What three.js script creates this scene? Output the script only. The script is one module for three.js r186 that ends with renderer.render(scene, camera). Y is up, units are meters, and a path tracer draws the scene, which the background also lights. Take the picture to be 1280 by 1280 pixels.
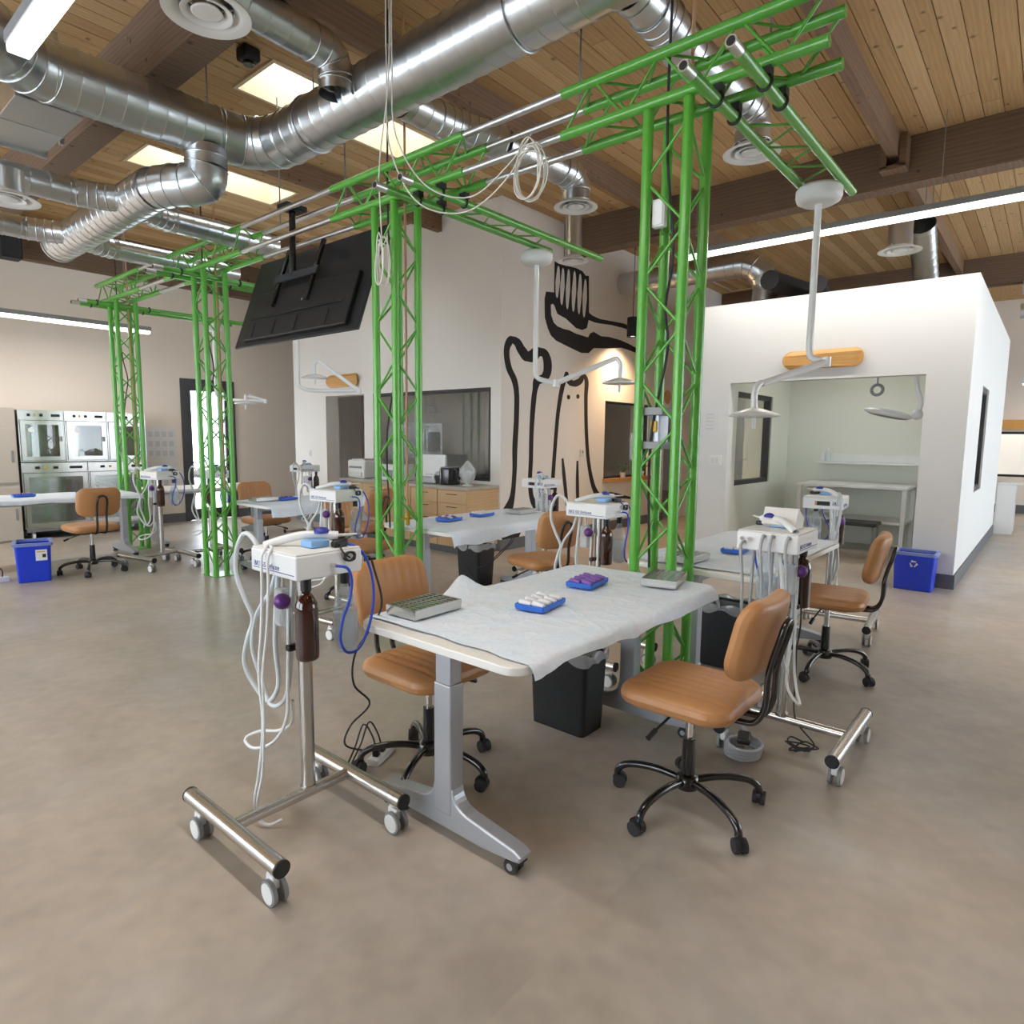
import * as THREE from 'three';
import { RoundedBoxGeometry } from 'three/addons/geometries/RoundedBoxGeometry.js';
import { mergeGeometries } from 'three/addons/utils/BufferGeometryUtils.js';
import { RectAreaLightUniformsLib } from 'three/addons/lights/RectAreaLightUniformsLib.js';
import { TextGeometry } from 'three/addons/geometries/TextGeometry.js';
import { FontLoader } from 'three/addons/loaders/FontLoader.js';

// ---------------------------------------------------------------- camera, sky, exposure
// The room's axes: u runs along the exam box side (three's +x), w along the truss (three's -z), y up.
const EYE = 1.5, FOCAL = 800.317, YAW = 40.088 * Math.PI / 180, PITCH = -6.5751 * Math.PI / 180, ROLL = 0.6017 * Math.PI / 180;
const scene = new THREE.Scene();
const renderer = new THREE.WebGLRenderer({ antialias: true });
renderer.toneMapping = THREE.LinearToneMapping;
renderer.toneMappingExposure = 1.2;
renderer.shadowMap.enabled = true;
scene.background = new THREE.Color().setRGB(0.90, 0.97, 1.06);
scene.backgroundIntensity = 6.5;
const camera = new THREE.PerspectiveCamera(2 * Math.atan(640 / FOCAL) * 180 / Math.PI, 1, 0.05, 100);
const FWD = new THREE.Vector3(Math.cos(YAW) * Math.cos(PITCH), Math.sin(PITCH), -Math.sin(YAW) * Math.cos(PITCH));
const RIGHT0 = new THREE.Vector3(Math.sin(YAW), 0, Math.cos(YAW));
const UP0 = new THREE.Vector3().crossVectors(RIGHT0, FWD);
const RIGHT = RIGHT0.clone().multiplyScalar(Math.cos(ROLL)).addScaledVector(UP0, Math.sin(ROLL));
const UPV = UP0.clone().multiplyScalar(Math.cos(ROLL)).addScaledVector(RIGHT0, -Math.sin(ROLL));
camera.position.set(0, EYE, 0);
camera.quaternion.setFromRotationMatrix(new THREE.Matrix4().makeBasis(RIGHT, UPV, FWD.clone().negate()));
camera.updateMatrixWorld();
RectAreaLightUniformsLib.init();
const LAMP = 34;          // radiance of the linear pendants

// pixel -> point in the room on a plane it touches
const rayOf = (x, y) => FWD.clone().addScaledVector(RIGHT, (x - 640) / FOCAL).addScaledVector(UPV, -(y - 640) / FOCAL);
const onU = (x, y, c) => { const d = rayOf(x, y), t = c / d.x; return [c, EYE + d.y * t, -d.z * t]; };
const onW = (x, y, c) => { const d = rayOf(x, y), t = c / -d.z; return [d.x * t, EYE + d.y * t, c]; };
const onY = (x, y, h = 0) => { const d = rayOf(x, y), t = (h - EYE) / d.y; return [d.x * t, h, -d.z * t]; };

// ---------------------------------------------------------------- helpers
let seed = 20240611;
const rnd = () => { seed = (seed * 1664525 + 1013904223) >>> 0; return seed / 4294967296; };
const jit = (a) => (rnd() * 2 - 1) * a;
const P = (u, y, w) => new THREE.Vector3(u, y, -w);
const taken = new Map();
const numbered = (n) => { const k = taken.get(n) ?? 0; taken.set(n, k + 1); return k ? n + '_' + String(k).padStart(3, '0') : n; };
const lit = (m) => { m.castShadow = true; m.receiveShadow = true; return m; };
function thing(name, label, category, [u, y, w] = [0, 0, 0], turn = 0, group) {
  const o = new THREE.Group(); o.name = numbered(name); o.position.set(u, y, -w); o.rotation.y = turn;
  o.userData = { label, category }; if (group) o.userData.group = group;
  scene.add(o); return o;
}
function part(parent, name, geo, mat, label) {
  const m = lit(new THREE.Mesh(geo, mat)); m.name = name; if (label) m.userData.label = label; parent.add(m); return m;
}
function single(name, geo, mat, label, category, group) {
  const m = lit(new THREE.Mesh(geo, mat)); m.name = numbered(name); m.userData = { label, category }; if (group) m.userData.group = group;
  scene.add(m); return m;
}
function struct(name, geo, mat, label) {
  const m = lit(new THREE.Mesh(geo, mat)); m.name = numbered(name); m.userData = { kind: 'structure', label }; scene.add(m); return m;
}
function dup(o, [u, y, w], turn, label, group) {
  const c = o.clone(); c.name = numbered(o.name.replace(/_\d{3}$/, '')); c.position.set(u, y, -w); c.rotation.set(0, turn, 0);
  c.userData = { ...o.userData, label: label ?? o.userData.label }; if (group) c.userData.group = group;
  scene.add(c); return c;
}
const merge = (list) => mergeGeometries(list.map((g) => (g.index ? g.toNonIndexed() : g)));
const at = (g, u, y, w) => g.translate(u, y, -w);
// box from corner to corner in (u,y,w)
function bx(u0, u1, y0, y1, w0, w1, r = 0) {
  const a = Math.abs(u1 - u0), b = Math.abs(y1 - y0), c = Math.abs(w1 - w0);
  const g = r ? new RoundedBoxGeometry(a, b, c, 2, Math.min(r, a / 2.02, b / 2.02, c / 2.02)) : new THREE.BoxGeometry(a, b, c);
  if (!r) boxUV(g, a, b, c);
  return g.translate((u0 + u1) / 2, (y0 + y1) / 2, -(w0 + w1) / 2);
}
function boxUV(g, a, b, c) {
  const uv = g.attributes.uv, s = [[c, b], [c, b], [a, c], [a, c], [a, b], [a, b]];
  for (let i = 0; i < 24; i++) { const [p, q] = s[Math.floor(i / 4)]; uv.setXY(i, uv.getX(i) * p, uv.getY(i) * q); }
}
function rod(a, b, r, seg = 10, r2 = r) {
  const d = b.clone().sub(a), g = new THREE.CylinderGeometry(r2, r, d.length(), seg, 1);
  g.applyQuaternion(new THREE.Quaternion().setFromUnitVectors(new THREE.Vector3(0, 1, 0), d.normalize()));
  return g.translate((a.x + b.x) / 2, (a.y + b.y) / 2, (a.z + b.z) / 2);
}
function cable(pts, r, seg = 8, steps, closed = false, tension = 0.5) {
  const c = new THREE.CatmullRomCurve3(pts.map((p) => (p.isVector3 ? p : P(...p))), closed, 'centripetal', tension);
  return new THREE.TubeGeometry(c, steps ?? pts.length * 7, r, seg, closed);
}
const lathe = (pts, seg = 24) => new THREE.LatheGeometry(pts.map(([a, b]) => new THREE.Vector2(a, b)), seg);
const disc = (r, h, seg = 24) => new THREE.CylinderGeometry(r, r, h, seg);
// a wall panel with holes: 'u' = plane u=c (outline in w,y), thickness towards +u; 'w' = plane w=c, thickness towards +w
function panel(axis, c, t, outline, holes = []) {
  const rect = ([a0, a1, b0, b1]) => [[a0, b0], [a1, b0], [a1, b1], [a0, b1]].map(([a, b]) => new THREE.Vector2(a, b));
  // an opening that reaches the floor is a notch in the outline, any other one a hole
  const [o0, o1, p0, p1] = outline, pts = [[o0, p0]];
  for (const [a0, a1, , b1] of holes.filter((h) => h[2] < 0.01).sort((x, y) => x[0] - y[0])) pts.push([a0, p0], [a0, b1], [a1, b1], [a1, p0]);
  pts.push([o1, p0], [o1, p1], [o0, p1]);
  const s = new THREE.Shape(pts.map(([a, b]) => new THREE.Vector2(a, b)));
  for (const h of holes) if (h[2] >= 0.01) s.holes.push(new THREE.Path(rect(h).reverse()));
  const g = new THREE.ExtrudeGeometry(s, { depth: t, bevelEnabled: false });
  if (axis === 'u') { g.applyMatrix4(new THREE.Matrix4().makeBasis(new THREE.Vector3(0, 0, -1), new THREE.Vector3(0, 1, 0), new THREE.Vector3(1, 0, 0))); g.translate(c, 0, 0); }
  else g.translate(0, 0, -(c + t));
  return g;
}
// padded cushion: rounded outline a x b, thickness h, with sewn channels along z at the given x positions
function cushion(a, b, h, corner, lines = [], groove = 0.006, bend = 0) {
  const N = 44, M = 30, pos = [], idx = [];
  const side = (sg) => {
    const base = pos.length / 3;
    for (let j = 0; j <= M; j++) for (let i = 0; i <= N; i++) {
      let s = i / N * 2 - 1, t = j / M * 2 - 1;
      s = Math.sign(s) * (1 - Math.pow(1 - Math.abs(s), 1.35)); t = Math.sign(t) * (1 - Math.pow(1 - Math.abs(t), 1.5));
      const r = Math.max(Math.abs(s), Math.abs(t)) || 1e-6;
      let X = s / r * a / 2, Z = t / r * b / 2;
      const ix = a / 2 - corner, iz = b / 2 - corner, dx = Math.abs(X) - ix, dz = Math.abs(Z) - iz;
      if (dx > 0 && dz > 0) { const l = Math.hypot(dx, dz); X = Math.sign(X) * (ix + dx / l * corner); Z = Math.sign(Z) * (iz + dz / l * corner); }
      X *= r; Z *= r;
      let y = h / 2 * Math.pow(Math.max(0, 1 - Math.pow(r, 9)), 0.42) + 0.008 * (1 - r * r) * (sg > 0 ? 1 : 0.2);
      if (sg > 0) for (const l of lines) y -= groove * Math.exp(-(((X - l) / 0.006) ** 2)) * Math.min(1, (1 - r) * 9);
      pos.push(X, sg * y + bend * (X * X) * 4 / (a * a), Z);
    }
    for (let j = 0; j < M; j++) for (let i = 0; i < N; i++) {
      const p = base + j * (N + 1) + i, q = p + 1, u = p + N + 1, v = u + 1;
      sg > 0 ? idx.push(p, u, q, q, u, v) : idx.push(p, q, u, q, v, u);
    }
  };
  side(1); side(-1);
  const g = new THREE.BufferGeometry();
  g.setAttribute('position', new THREE.Float32BufferAttribute(pos, 3));
  g.setAttribute('uv', new THREE.Float32BufferAttribute(pos.flatMap((_, i) => (i % 3 ? [] : [pos[i] * 2, pos[i + 2] * 2])), 2));
  g.setIndex(idx); g.computeVertexNormals(); return g;
}

// ---------------------------------------------------------------- computed textures
const hash = (x, y, s) => { let h = (x * 374761393 + y * 668265263 + s * 2246822519) | 0; h = Math.imul(h ^ (h >>> 13), 1274126177); return ((h ^ (h >>> 16)) >>> 0) / 4294967296; };
function vnoise(x, y, per, s) {       // tileable value noise, period per
  const xi = Math.floor(x), yi = Math.floor(y), fx = x - xi, fy = y - yi, m = (a) => ((a % per) + per) % per;
  const sx = fx * fx * (3 - 2 * fx), sy = fy * fy * (3 - 2 * fy);
  const a = hash(m(xi), m(yi), s), b = hash(m(xi + 1), m(yi), s), c = hash(m(xi), m(yi + 1), s), d = hash(m(xi + 1), m(yi + 1), s);
  return a + (b - a) * sx + (c - a) * sy + (a - b - c + d) * sx * sy;
}
function fbm(x, y, per, oct, s) { let v = 0, a = 0.5, t = 0; for (let o = 0; o < oct; o++) { v += a * vnoise(x, y, per, s + o); t += a; x *= 2; y *= 2; per *= 2; a *= 0.55; } return v / t; }
function texture(w, h, fn, srgb = true) {
  const d = new Uint8Array(w * h * 4);
  for (let y = 0; y < h; y++) for (let x = 0; x < w; x++) {
    const c = fn(x / w, y / h), i = (y * w + x) * 4;
    for (let k = 0; k < 3; k++) d[i + k] = Math.max(0, Math.min(255, (c.length ? c[k] : c) * 255));
    d[i + 3] = 255;
  }
  const t = new THREE.DataTexture(d, w, h); t.wrapS = t.wrapT = THREE.RepeatWrapping; t.magFilter = THREE.LinearFilter; t.minFilter = THREE.LinearMipmapLinearFilter; t.generateMipmaps = true;
  if (srgb) t.colorSpace = THREE.SRGBColorSpace; t.needsUpdate = true; return t;
}
const mixc = (a, b, t) => a.map((v, i) => v + (b[i] - v) * t);
const concrete = texture(1024, 1024, (x, y) => {
  const big = fbm(x * 4, y * 4, 4, 3, 11), mid = fbm(x * 14, y * 14, 14, 4, 23), fine = fbm(x * 120, y * 120, 120, 2, 37);
  const swirl = fbm(x * 22, y * 9, 22, 4, 71) * 0.5 + fbm(x * 7, y * 7, 7, 4, 77) * 0.5;
  let c = mixc([0.620, 0.590, 0.555], [0.700, 0.645, 0.585], Math.min(1, Math.max(0, (big - 0.3) * 2.2)));
  c = mixc(c, [0.66, 0.65, 0.64], Math.max(0, (mid - 0.5) * 1.6));
  const k = 1 + (fine - 0.5) * 0.10 + (swirl - 0.5) * 0.24 + (mid - 0.5) * 0.10;
  return c.map((v) => v * k);
});
const concreteGloss = texture(512, 512, (x, y) => { const v = Math.max(0.30, 0.375 + (fbm(x * 6, y * 6, 6, 4, 5) - 0.5) * 0.16 + (fbm(x * 60, y * 60, 60, 2, 9) - 0.5) * 0.06); return [v, v, v]; }, false);
concrete.repeat.set(1 / 7, 1 / 7); concreteGloss.repeat.set(1 / 5, 1 / 5);
function woodTex(base, dark, sd, knots = 5) {
  const ks = [...Array(knots)].map((_, i) => [hash(i, 3, sd), hash(i, 7, sd), 0.012 + 0.012 * hash(i, 9, sd)]);
  return texture(512, 128, (x, y) => {
    let yy = y * 44 + fbm(x * 4, y * 4, 4, 3, sd) * 3, kn = 0;
    for (const [kx, ky, kr] of ks) { const dx = (x - kx) * 1.0, dy = (y - ky) * 0.25, d = Math.hypot(dx * 1.6, dy * 1.6); if (d < kr) kn = Math.max(kn, 1 - d / kr); yy += 1.5 * Math.exp(-d * d / (kr * kr * 4)); }
    const grain = 0.5 + 0.5 * Math.sin(yy * 2.1), f = fbm(x * 8, y * 64, 8, 3, sd + 5);
    let c = mixc(base, dark, 0.22 * grain + 0.5 * (f - 0.35));
    c = mixc(c, dark.map((v) => v * 0.55), kn * 0.8); return c;
  });
}
const plasterBump = texture(256, 256, (x, y) => { const v = fbm(x * 60, y * 60, 60, 3, 91); return [v, v, v]; }, false); plasterBump.repeat.set(1, 1);
const std = (o) => new THREE.MeshStandardMaterial(o), phy = (o) => new THREE.MeshPhysicalMaterial(o);
const rgb = (r, g, b) => new THREE.Color().setRGB(r, g, b);
const deckTex = [['a', [0.80, 0.67, 0.49], [0.66, 0.52, 0.34]], ['b', [0.77, 0.63, 0.44], [0.62, 0.48, 0.31]], ['c', [0.84, 0.71, 0.53], [0.70, 0.56, 0.38]], ['d', [0.74, 0.60, 0.42], [0.59, 0.45, 0.28]]]
  .map(([, a, b], i) => { const t = woodTex(a, b, 100 + i * 17, 6); t.repeat.set(1 / 2.2, 1 / 0.55); return t; });
const M = {
  floor: std({ map: concrete, roughnessMap: concreteGloss, roughness: 1 }),
  wallWhite: std({ color: rgb(0.82, 0.775, 0.73), roughness: 0.85, bumpMap: plasterBump, bumpScale: 0.0006 }),
  wallWarm: std({ color: rgb(0.82, 0.735, 0.655), roughness: 0.85, bumpMap: plasterBump, bumpScale: 0.0006 }),
  wallBox: std({ color: rgb(0.74, 0.745, 0.74), roughness: 0.8, bumpMap: plasterBump, bumpScale: 0.0006 }),
  wallGreen: std({ color: rgb(0.74, 0.755, 0.67), roughness: 0.85 }),
  beige: std({ color: rgb(0.50, 0.45, 0.40), roughness: 0.6 }),
  base: std({ color: rgb(0.13, 0.135, 0.15), roughness: 0.6 }),
  deck: deckTex.map((t) => std({ map: t, roughness: 0.75 })),
  slab: std({ map: deckTex[1], roughness: 0.8 }),
  girder: std({ map: (() => { const t = woodTex([0.50, 0.41, 0.34], [0.32, 0.25, 0.20], 301, 3); t.repeat.set(0.5, 1 / 0.6); return t; })(), roughness: 0.85 }),
  purlin: std({ map: (() => { const t = woodTex([0.54, 0.43, 0.34], [0.37, 0.28, 0.21], 331, 3); t.repeat.set(0.5, 1 / 0.6); return t; })(), roughness: 0.8 }),
  wellWood: std({ color: rgb(0.78, 0.64, 0.44), roughness: 0.6 }),
  oak: std({ map: (() => { const t = woodTex([0.81, 0.68, 0.52], [0.69, 0.55, 0.39], 411, 0); t.repeat.set(1.2, 2); return t; })(), roughness: 0.5 }),
  deckboard: std({ map: (() => { const t = woodTex([0.85, 0.64, 0.36], [0.70, 0.48, 0.22], 431, 0); t.repeat.set(1.2, 2); return t; })(), roughness: 0.45 }),
  sill: std({ color: rgb(0.55, 0.27, 0.10), roughness: 0.5 }),
  black: std({ color: rgb(0.012, 0.012, 0.014), roughness: 0.6 }),
  muralPaint: std({ color: rgb(0.02, 0.019, 0.021), roughness: 0.8 }),
  galv: std({ color: rgb(0.62, 0.64, 0.66), roughness: 0.30, metalness: 1, bumpMap: texture(256, 256, (x, y) => { const v = fbm(x * 18, y * 18, 18, 3, 55); return [v, v, v]; }, false), bumpScale: 0.0008 }),
  alu: std({ color: rgb(0.66, 0.66, 0.67), roughness: 0.35, metalness: 1 }),
  steel: std({ color: rgb(0.60, 0.585, 0.565), roughness: 0.26, metalness: 1 }),
  chrome: std({ color: rgb(0.78, 0.78, 0.78), roughness: 0.12, metalness: 1 }),
  silver: std({ color: rgb(0.45, 0.47, 0.51), roughness: 0.38, metalness: 0.55 }),
  green: phy({ color: rgb(0.095, 0.385, 0.04), roughness: 0.32, clearcoat: 0.5, clearcoatRoughness: 0.2 }),
  clamp: std({ color: rgb(0.012, 0.013, 0.013), roughness: 0.5 }),
  whiteGloss: phy({ color: rgb(0.80, 0.81, 0.82), roughness: 0.28, clearcoat: 0.4 }),
  white: std({ color: rgb(0.78, 0.78, 0.77), roughness: 0.5 }),
  offwhite: std({ color: rgb(0.70, 0.68, 0.65), roughness: 0.5 }),
  tableTop: std({ color: rgb(0.82, 0.80, 0.77), roughness: 0.4 }),
  leather: std({ color: rgb(0.47, 0.225, 0.088), roughness: 0.42, bumpMap: (() => { const t = texture(256, 256, (x, y) => { const v = fbm(x * 50, y * 50, 50, 3, 15); return [v, v, v]; }, false); t.repeat.set(3, 3); return t; })(), bumpScale: 0.0008 }),
  blackPlastic: std({ color: rgb(0.010, 0.011, 0.013), roughness: 0.42 }),
  blackGloss: phy({ color: rgb(0.008, 0.008, 0.010), roughness: 0.22, clearcoat: 0.6, clearcoatRoughness: 0.12 }),
  rubber: std({ color: rgb(0.03, 0.03, 0.033), roughness: 0.7 }),
  grey: std({ color: rgb(0.25, 0.26, 0.27), roughness: 0.5 }),
  hose: std({ color: rgb(0.62, 0.66, 0.68), roughness: 0.35 }),
  hoseWhite: std({ color: rgb(0.78, 0.80, 0.82), roughness: 0.4 }),
  hoseGrey: std({ color: rgb(0.40, 0.41, 0.43), roughness: 0.4 }),
  blueTube: std({ color: rgb(0.02, 0.07, 0.50), roughness: 0.3 }),
  cord: std({ color: rgb(0.76, 0.73, 0.66), roughness: 0.6 }),
  blueBin: std({ color: rgb(0.008, 0.045, 0.62), roughness: 0.35 }),
  blueRim: phy({ color: rgb(0.30, 0.40, 0.80), roughness: 0.3, transmission: 0.35 }),
  blueTray: std({ color: rgb(0.02, 0.14, 0.62), roughness: 0.45 }),
  vialWhite: std({ color: rgb(0.78, 0.80, 0.84), roughness: 0.35 }),
  vialPurple: std({ color: rgb(0.20, 0.09, 0.42), roughness: 0.35 }),
  purple: std({ color: rgb(0.13, 0.03, 0.22), roughness: 0.4 }),
  lightBlue: std({ color: rgb(0.22, 0.42, 0.72), roughness: 0.4 }),
  navy: std({ color: rgb(0.03, 0.04, 0.30), roughness: 0.4 }),
  amber: phy({ color: rgb(0.035, 0.008, 0.004), roughness: 0.08, clearcoat: 0.8 }),
  clear: phy({ color: rgb(0.86, 0.90, 0.93), roughness: 0.08, transmission: 0.80, thickness: 0, ior: 1.3 }),
  film: phy({ color: rgb(0.80, 0.82, 0.84), roughness: 0.18, transmission: 0.6, thickness: 0 }),
  glass: phy({ color: rgb(0.96, 0.98, 0.98), roughness: 0.0, transmission: 1, thickness: 0, ior: 1.5 }),
  frame: std({ color: rgb(0.022, 0.024, 0.028), roughness: 0.45 }),
  doorFrame: std({ color: rgb(0.05, 0.052, 0.062), roughness: 0.4 }),
  glow: std({ color: rgb(0.9, 0.9, 0.9), emissive: rgb(1, 0.97, 0.94), emissiveIntensity: 3.2, roughness: 0.6 }),
  screen: phy({ color: rgb(0.004, 0.004, 0.005), roughness: 0.1, clearcoat: 1 }),
  tvShell: std({ color: rgb(0.012, 0.012, 0.014), roughness: 0.38 }),
  copper: std({ color: rgb(0.55, 0.30, 0.17), roughness: 0.4 }),
  yellow: std({ color: rgb(0.60, 0.36, 0.02), roughness: 0.45 }),
  paper: std({ color: rgb(0.74, 0.74, 0.76), roughness: 0.8 }),
  ink: std({ color: rgb(0.04, 0.06, 0.25), roughness: 0.8 }),
  faintInk: std({ color: rgb(0.60, 0.60, 0.62), roughness: 0.8 }),
  leaf: std({ color: rgb(0.035, 0.10, 0.02), roughness: 0.6, side: THREE.DoubleSide }),
  counter: std({ color: rgb(0.42, 0.38, 0.33), roughness: 0.4 }),
  drape: phy({ color: rgb(0.84, 0.905, 0.985), roughness: 0.75, side: THREE.DoubleSide, sheen: 0.3, sheenRoughness: 0.6,
    bumpMap: (() => { const t = texture(512, 512, (x, y) => { const a = 1 - Math.abs(fbm(x * 6, y * 6, 6, 3, 161) * 2 - 1), b = 1 - Math.abs(fbm(x * 13, y * 13, 13, 3, 171) * 2 - 1), v = Math.pow(a, 5) * 0.6 + Math.pow(b, 6) * 0.4; return [v, v, v]; }, false); t.repeat.set(0.8, 0.8); return t; })(), bumpScale: 0.0045,
    map: (() => { const t = texture(512, 512, (x, y) => { const f = fbm(x * 90, y * 90, 90, 3, 61), g = fbm(x * 9, y * 9, 9, 3, 64); const v = 0.97 + (f - 0.5) * 0.06; return mixc([v * 0.95, v * 0.98, v], [v * 0.99, v * 0.985, v * 0.995], Math.min(1, Math.max(0, g * 2 - 0.5))); }); t.repeat.set(1.5, 1.5); return t; })() }),
};
const font = await new FontLoader().loadAsync('fonts/droid/droid_sans_bold.typeface.json');
const text = (s, size, depth = 0.001) => { const g = new TextGeometry(s, { font, size, depth, curveSegments: 3, bevelEnabled: false }); return g; };
// ---------------------------------------------------------------- room shell
const CEIL = 4.52, UA = 6.35, WA = 5.55, UB = 7.86, WB = 0.69, WF = 11.5;
function structGroup(name, label) { const g = new THREE.Group(); g.name = numbered(name); g.userData = { kind: 'structure', label }; scene.add(g); return g; }
{
  const g = new THREE.PlaneGeometry(23, 18); g.rotateX(-Math.PI / 2);
  const uv = g.attributes.uv, slabGeo = new THREE.BoxGeometry(23, 0.2, 18);
  boxUV(slabGeo, 23, 0.2, 18); slabGeo.translate(7, -0.1, -3);
  struct('floor', slabGeo, M.floor, 'polished mottled concrete floor');
}
const HOLES = [[3.0, 4.8, 5.1, 5.7], [2.95, 4.65, 7.5, 8.1], [12.1, 13.1, 4.8, 5.25]];
{
  const s = new THREE.Shape([[-4.2, -5.2], [18.2, -5.2], [18.2, 11.7], [-4.2, 11.7]].map(([a, b]) => new THREE.Vector2(a, b)));
  for (const [a0, b0, c0, d0] of HOLES) { const a = a0 - 0.032, b = b0 + 0.032, c = c0 - 0.032, d = d0 + 0.032; s.holes.push(new THREE.Path([[a, c], [a, d], [b, d], [b, c]].map(([x, y]) => new THREE.Vector2(x, y)))); }
  const g = new THREE.ExtrudeGeometry(s, { depth: 0.16, bevelEnabled: false });
  g.applyMatrix4(new THREE.Matrix4().makeBasis(new THREE.Vector3(1, 0, 0), new THREE.Vector3(0, 0, -1), new THREE.Vector3(0, 1, 0))); g.translate(0, CEIL + 0.02, 0);
  const ceiling = struct('ceiling', g, M.slab, 'timber plank ceiling deck on dark beams');
  const PW = 0.15, cache = new Map();
  for (let k = -7; k < 76; k++) {
    const w0 = k * PW, w1 = w0 + PW;
    const cut = HOLES.slice(0, 2).filter(([, , c, d]) => w0 < d - 0.01 && w1 > c + 0.01);
    const ends = w1 < 5.56 ? [0.3, 3.8 + jit(1.2), 7.7 + jit(0.6), 13.3] : [0.3, 3.0 + jit(0.9), 6.34];
    for (let i = 0; i + 1 < ends.length; i++) {
      let runs = [[ends[i], ends[i + 1]]];
      for (const [a, b] of cut) runs = runs.flatMap(([p, q]) => [[p, Math.min(q, a)], [Math.max(p, b), q]].filter(([x, y]) => y - x > 0.1));
      for (const [p, q] of runs) {
        const len = q - p - 0.006, g2 = new THREE.BoxGeometry(len, 0.02, PW - 0.007); boxUV(g2, len, 0.02, PW - 0.007);
        const uv = g2.attributes.uv, ox = rnd() * 2, oy = rnd();
        for (let v = 0; v < 24; v++) uv.setXY(v, uv.getX(v) + ox, uv.getY(v) + oy);
        const m = part(ceiling, 'plank', g2, M.deck[Math.floor(rnd() * 4)]);
        m.position.set((p + q) / 2, CEIL + 0.011 + jit(0.0015), -(w0 + w1) / 2);
      }
    }
  }
}
HOLES.forEach(([a, b, c, d], i) => {
  const wn = structGroup('window_' + (i + 1), 'skylight with a timber lined light well');
  const t = 0.03, y0 = CEIL - 0.015, y1 = 5.05;
  part(wn, 'well_board', bx(a - t, a, y0, y1, c - t, d + t), M.wellWood); part(wn, 'well_board', bx(b, b + t, y0, y1, c - t, d + t), M.wellWood);
  part(wn, 'well_board', bx(a, b, y0, y1, c - t, c), M.wellWood); part(wn, 'well_board', bx(a, b, y0, y1, d, d + t), M.wellWood);
  part(wn, 'pane', bx(a - t, b + t, y1, y1 + 0.006, c - t, d + t), M.glass);
});
// beams
const girders = [[2.06, 2.28], [7.68, 7.9], [13.3, 13.52], [-3.5, -3.28]];
girders.forEach(([a, b], i) => struct('ceiling_girder', bx(a, b, 4.07, CEIL + 0.01, i === 1 ? -5 : -5, i === 1 ? WA : i === 2 ? WA : WF), M.girder, 'dark glulam girder under the deck'));
for (const w of [-1.2, 1.41, 4.03, 6.65, 9.27]) {
  for (const [a, b] of [[-3.28, 2.06], [2.28, w > 5 ? 6.35 : 7.68], ...(w < 5 ? [[7.9, 13.3]] : [])]) struct('ceiling_purlin', bx(a, b, 4.3, CEIL + 0.01, w, w + 0.09), M.purlin, 'timber purlin under the deck');
}
for (const w of [1.41, 4.03]) {
  const h = struct('purlin_hanger', merge([bx(7.5, 7.68, 4.2, 4.5, w - 0.07, w - 0.01), bx(7.5, 7.68, 4.2, 4.5, w + 0.1, w + 0.16), bx(7.5, 7.68, 4.18, 4.22, w - 0.07, w + 0.16)]), M.purlin, 'timber cleat holding purlin at girder');
}
struct('ceiling_ledger', bx(-4, 6.35, 3.95, CEIL, WF - 0.16, WF), M.girder, 'dark ledger beam on the far wall');

// far wall with glazed door
struct('wall_far', panel('w', WF, 0.2, [-4.2, 18.2, 0, CEIL + 0.02], [[4.82, 5.76, 0, 2.46]]), M.wallWarm, 'warm white far wall');
{
  const d = structGroup('door_1', 'dark framed glazed exterior door');
  const f = 0.09;
  part(d, 'door_frame', merge([bx(4.82, 4.90, 0, 2.46, WF - 0.03, WF + 0.1), bx(5.68, 5.76, 0, 2.46, WF - 0.03, WF + 0.1), bx(4.90, 5.68, 2.38, 2.46, WF - 0.03, WF + 0.1)]), M.doorFrame);
  part(d, 'door_leaf', merge([bx(4.90, 4.905 + f, 0.01, 2.38, WF, WF + 0.05), bx(5.675 - f, 5.68, 0.01, 2.38, WF, WF + 0.05), bx(4.905 + f, 5.675 - f, 0.01, 0.2, WF, WF + 0.05), bx(4.905 + f, 5.675 - f, 2.26, 2.38, WF, WF + 0.05)]), M.doorFrame);
  part(d, 'pane', bx(4.905 + f, 5.675 - f, 0.2, 2.26, WF + 0.02, WF + 0.028), M.glass);
  part(d, 'door_handle', merge([rod(P(4.96, 1.02, WF), P(4.96, 1.02, WF - 0.06), 0.012), rod(P(4.95, 1.02, WF - 0.06), P(5.08, 1.02, WF - 0.06), 0.011)]), M.black);
}
struct('baseboard_far', merge([bx(-4, 4.82, 0, 0.15, WF - 0.015, WF), bx(5.76, 6.6, 0, 0.15, WF - 0.015, WF)]), M.base, 'dark baseboard');
for (const [a, b, c, d] of [[4.22, 4.72, 1.08, 1.62], [4.22, 4.72, 0.42, 1.04]]) {
  const t = thing('wall_chart', c > 1 ? 'upper pale wall chart with rows of faint pictures' : 'lower pale wall chart with rows of faint pictures', 'chart', [a, c, WF - 0.012]);
  part(t, 'sheet', bx(0, b - a, 0, d - c, 0, 0.008), M.paper);
  for (let i = 0; i < 4; i++) for (let j = 0; j < 3; j++) part(t, 'picture', bx(0.05 + i * 0.11, 0.12 + i * 0.11, 0.06 + j * 0.16, 0.15 + j * 0.16, -0.002, 0), M.faintInk);
}

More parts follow.
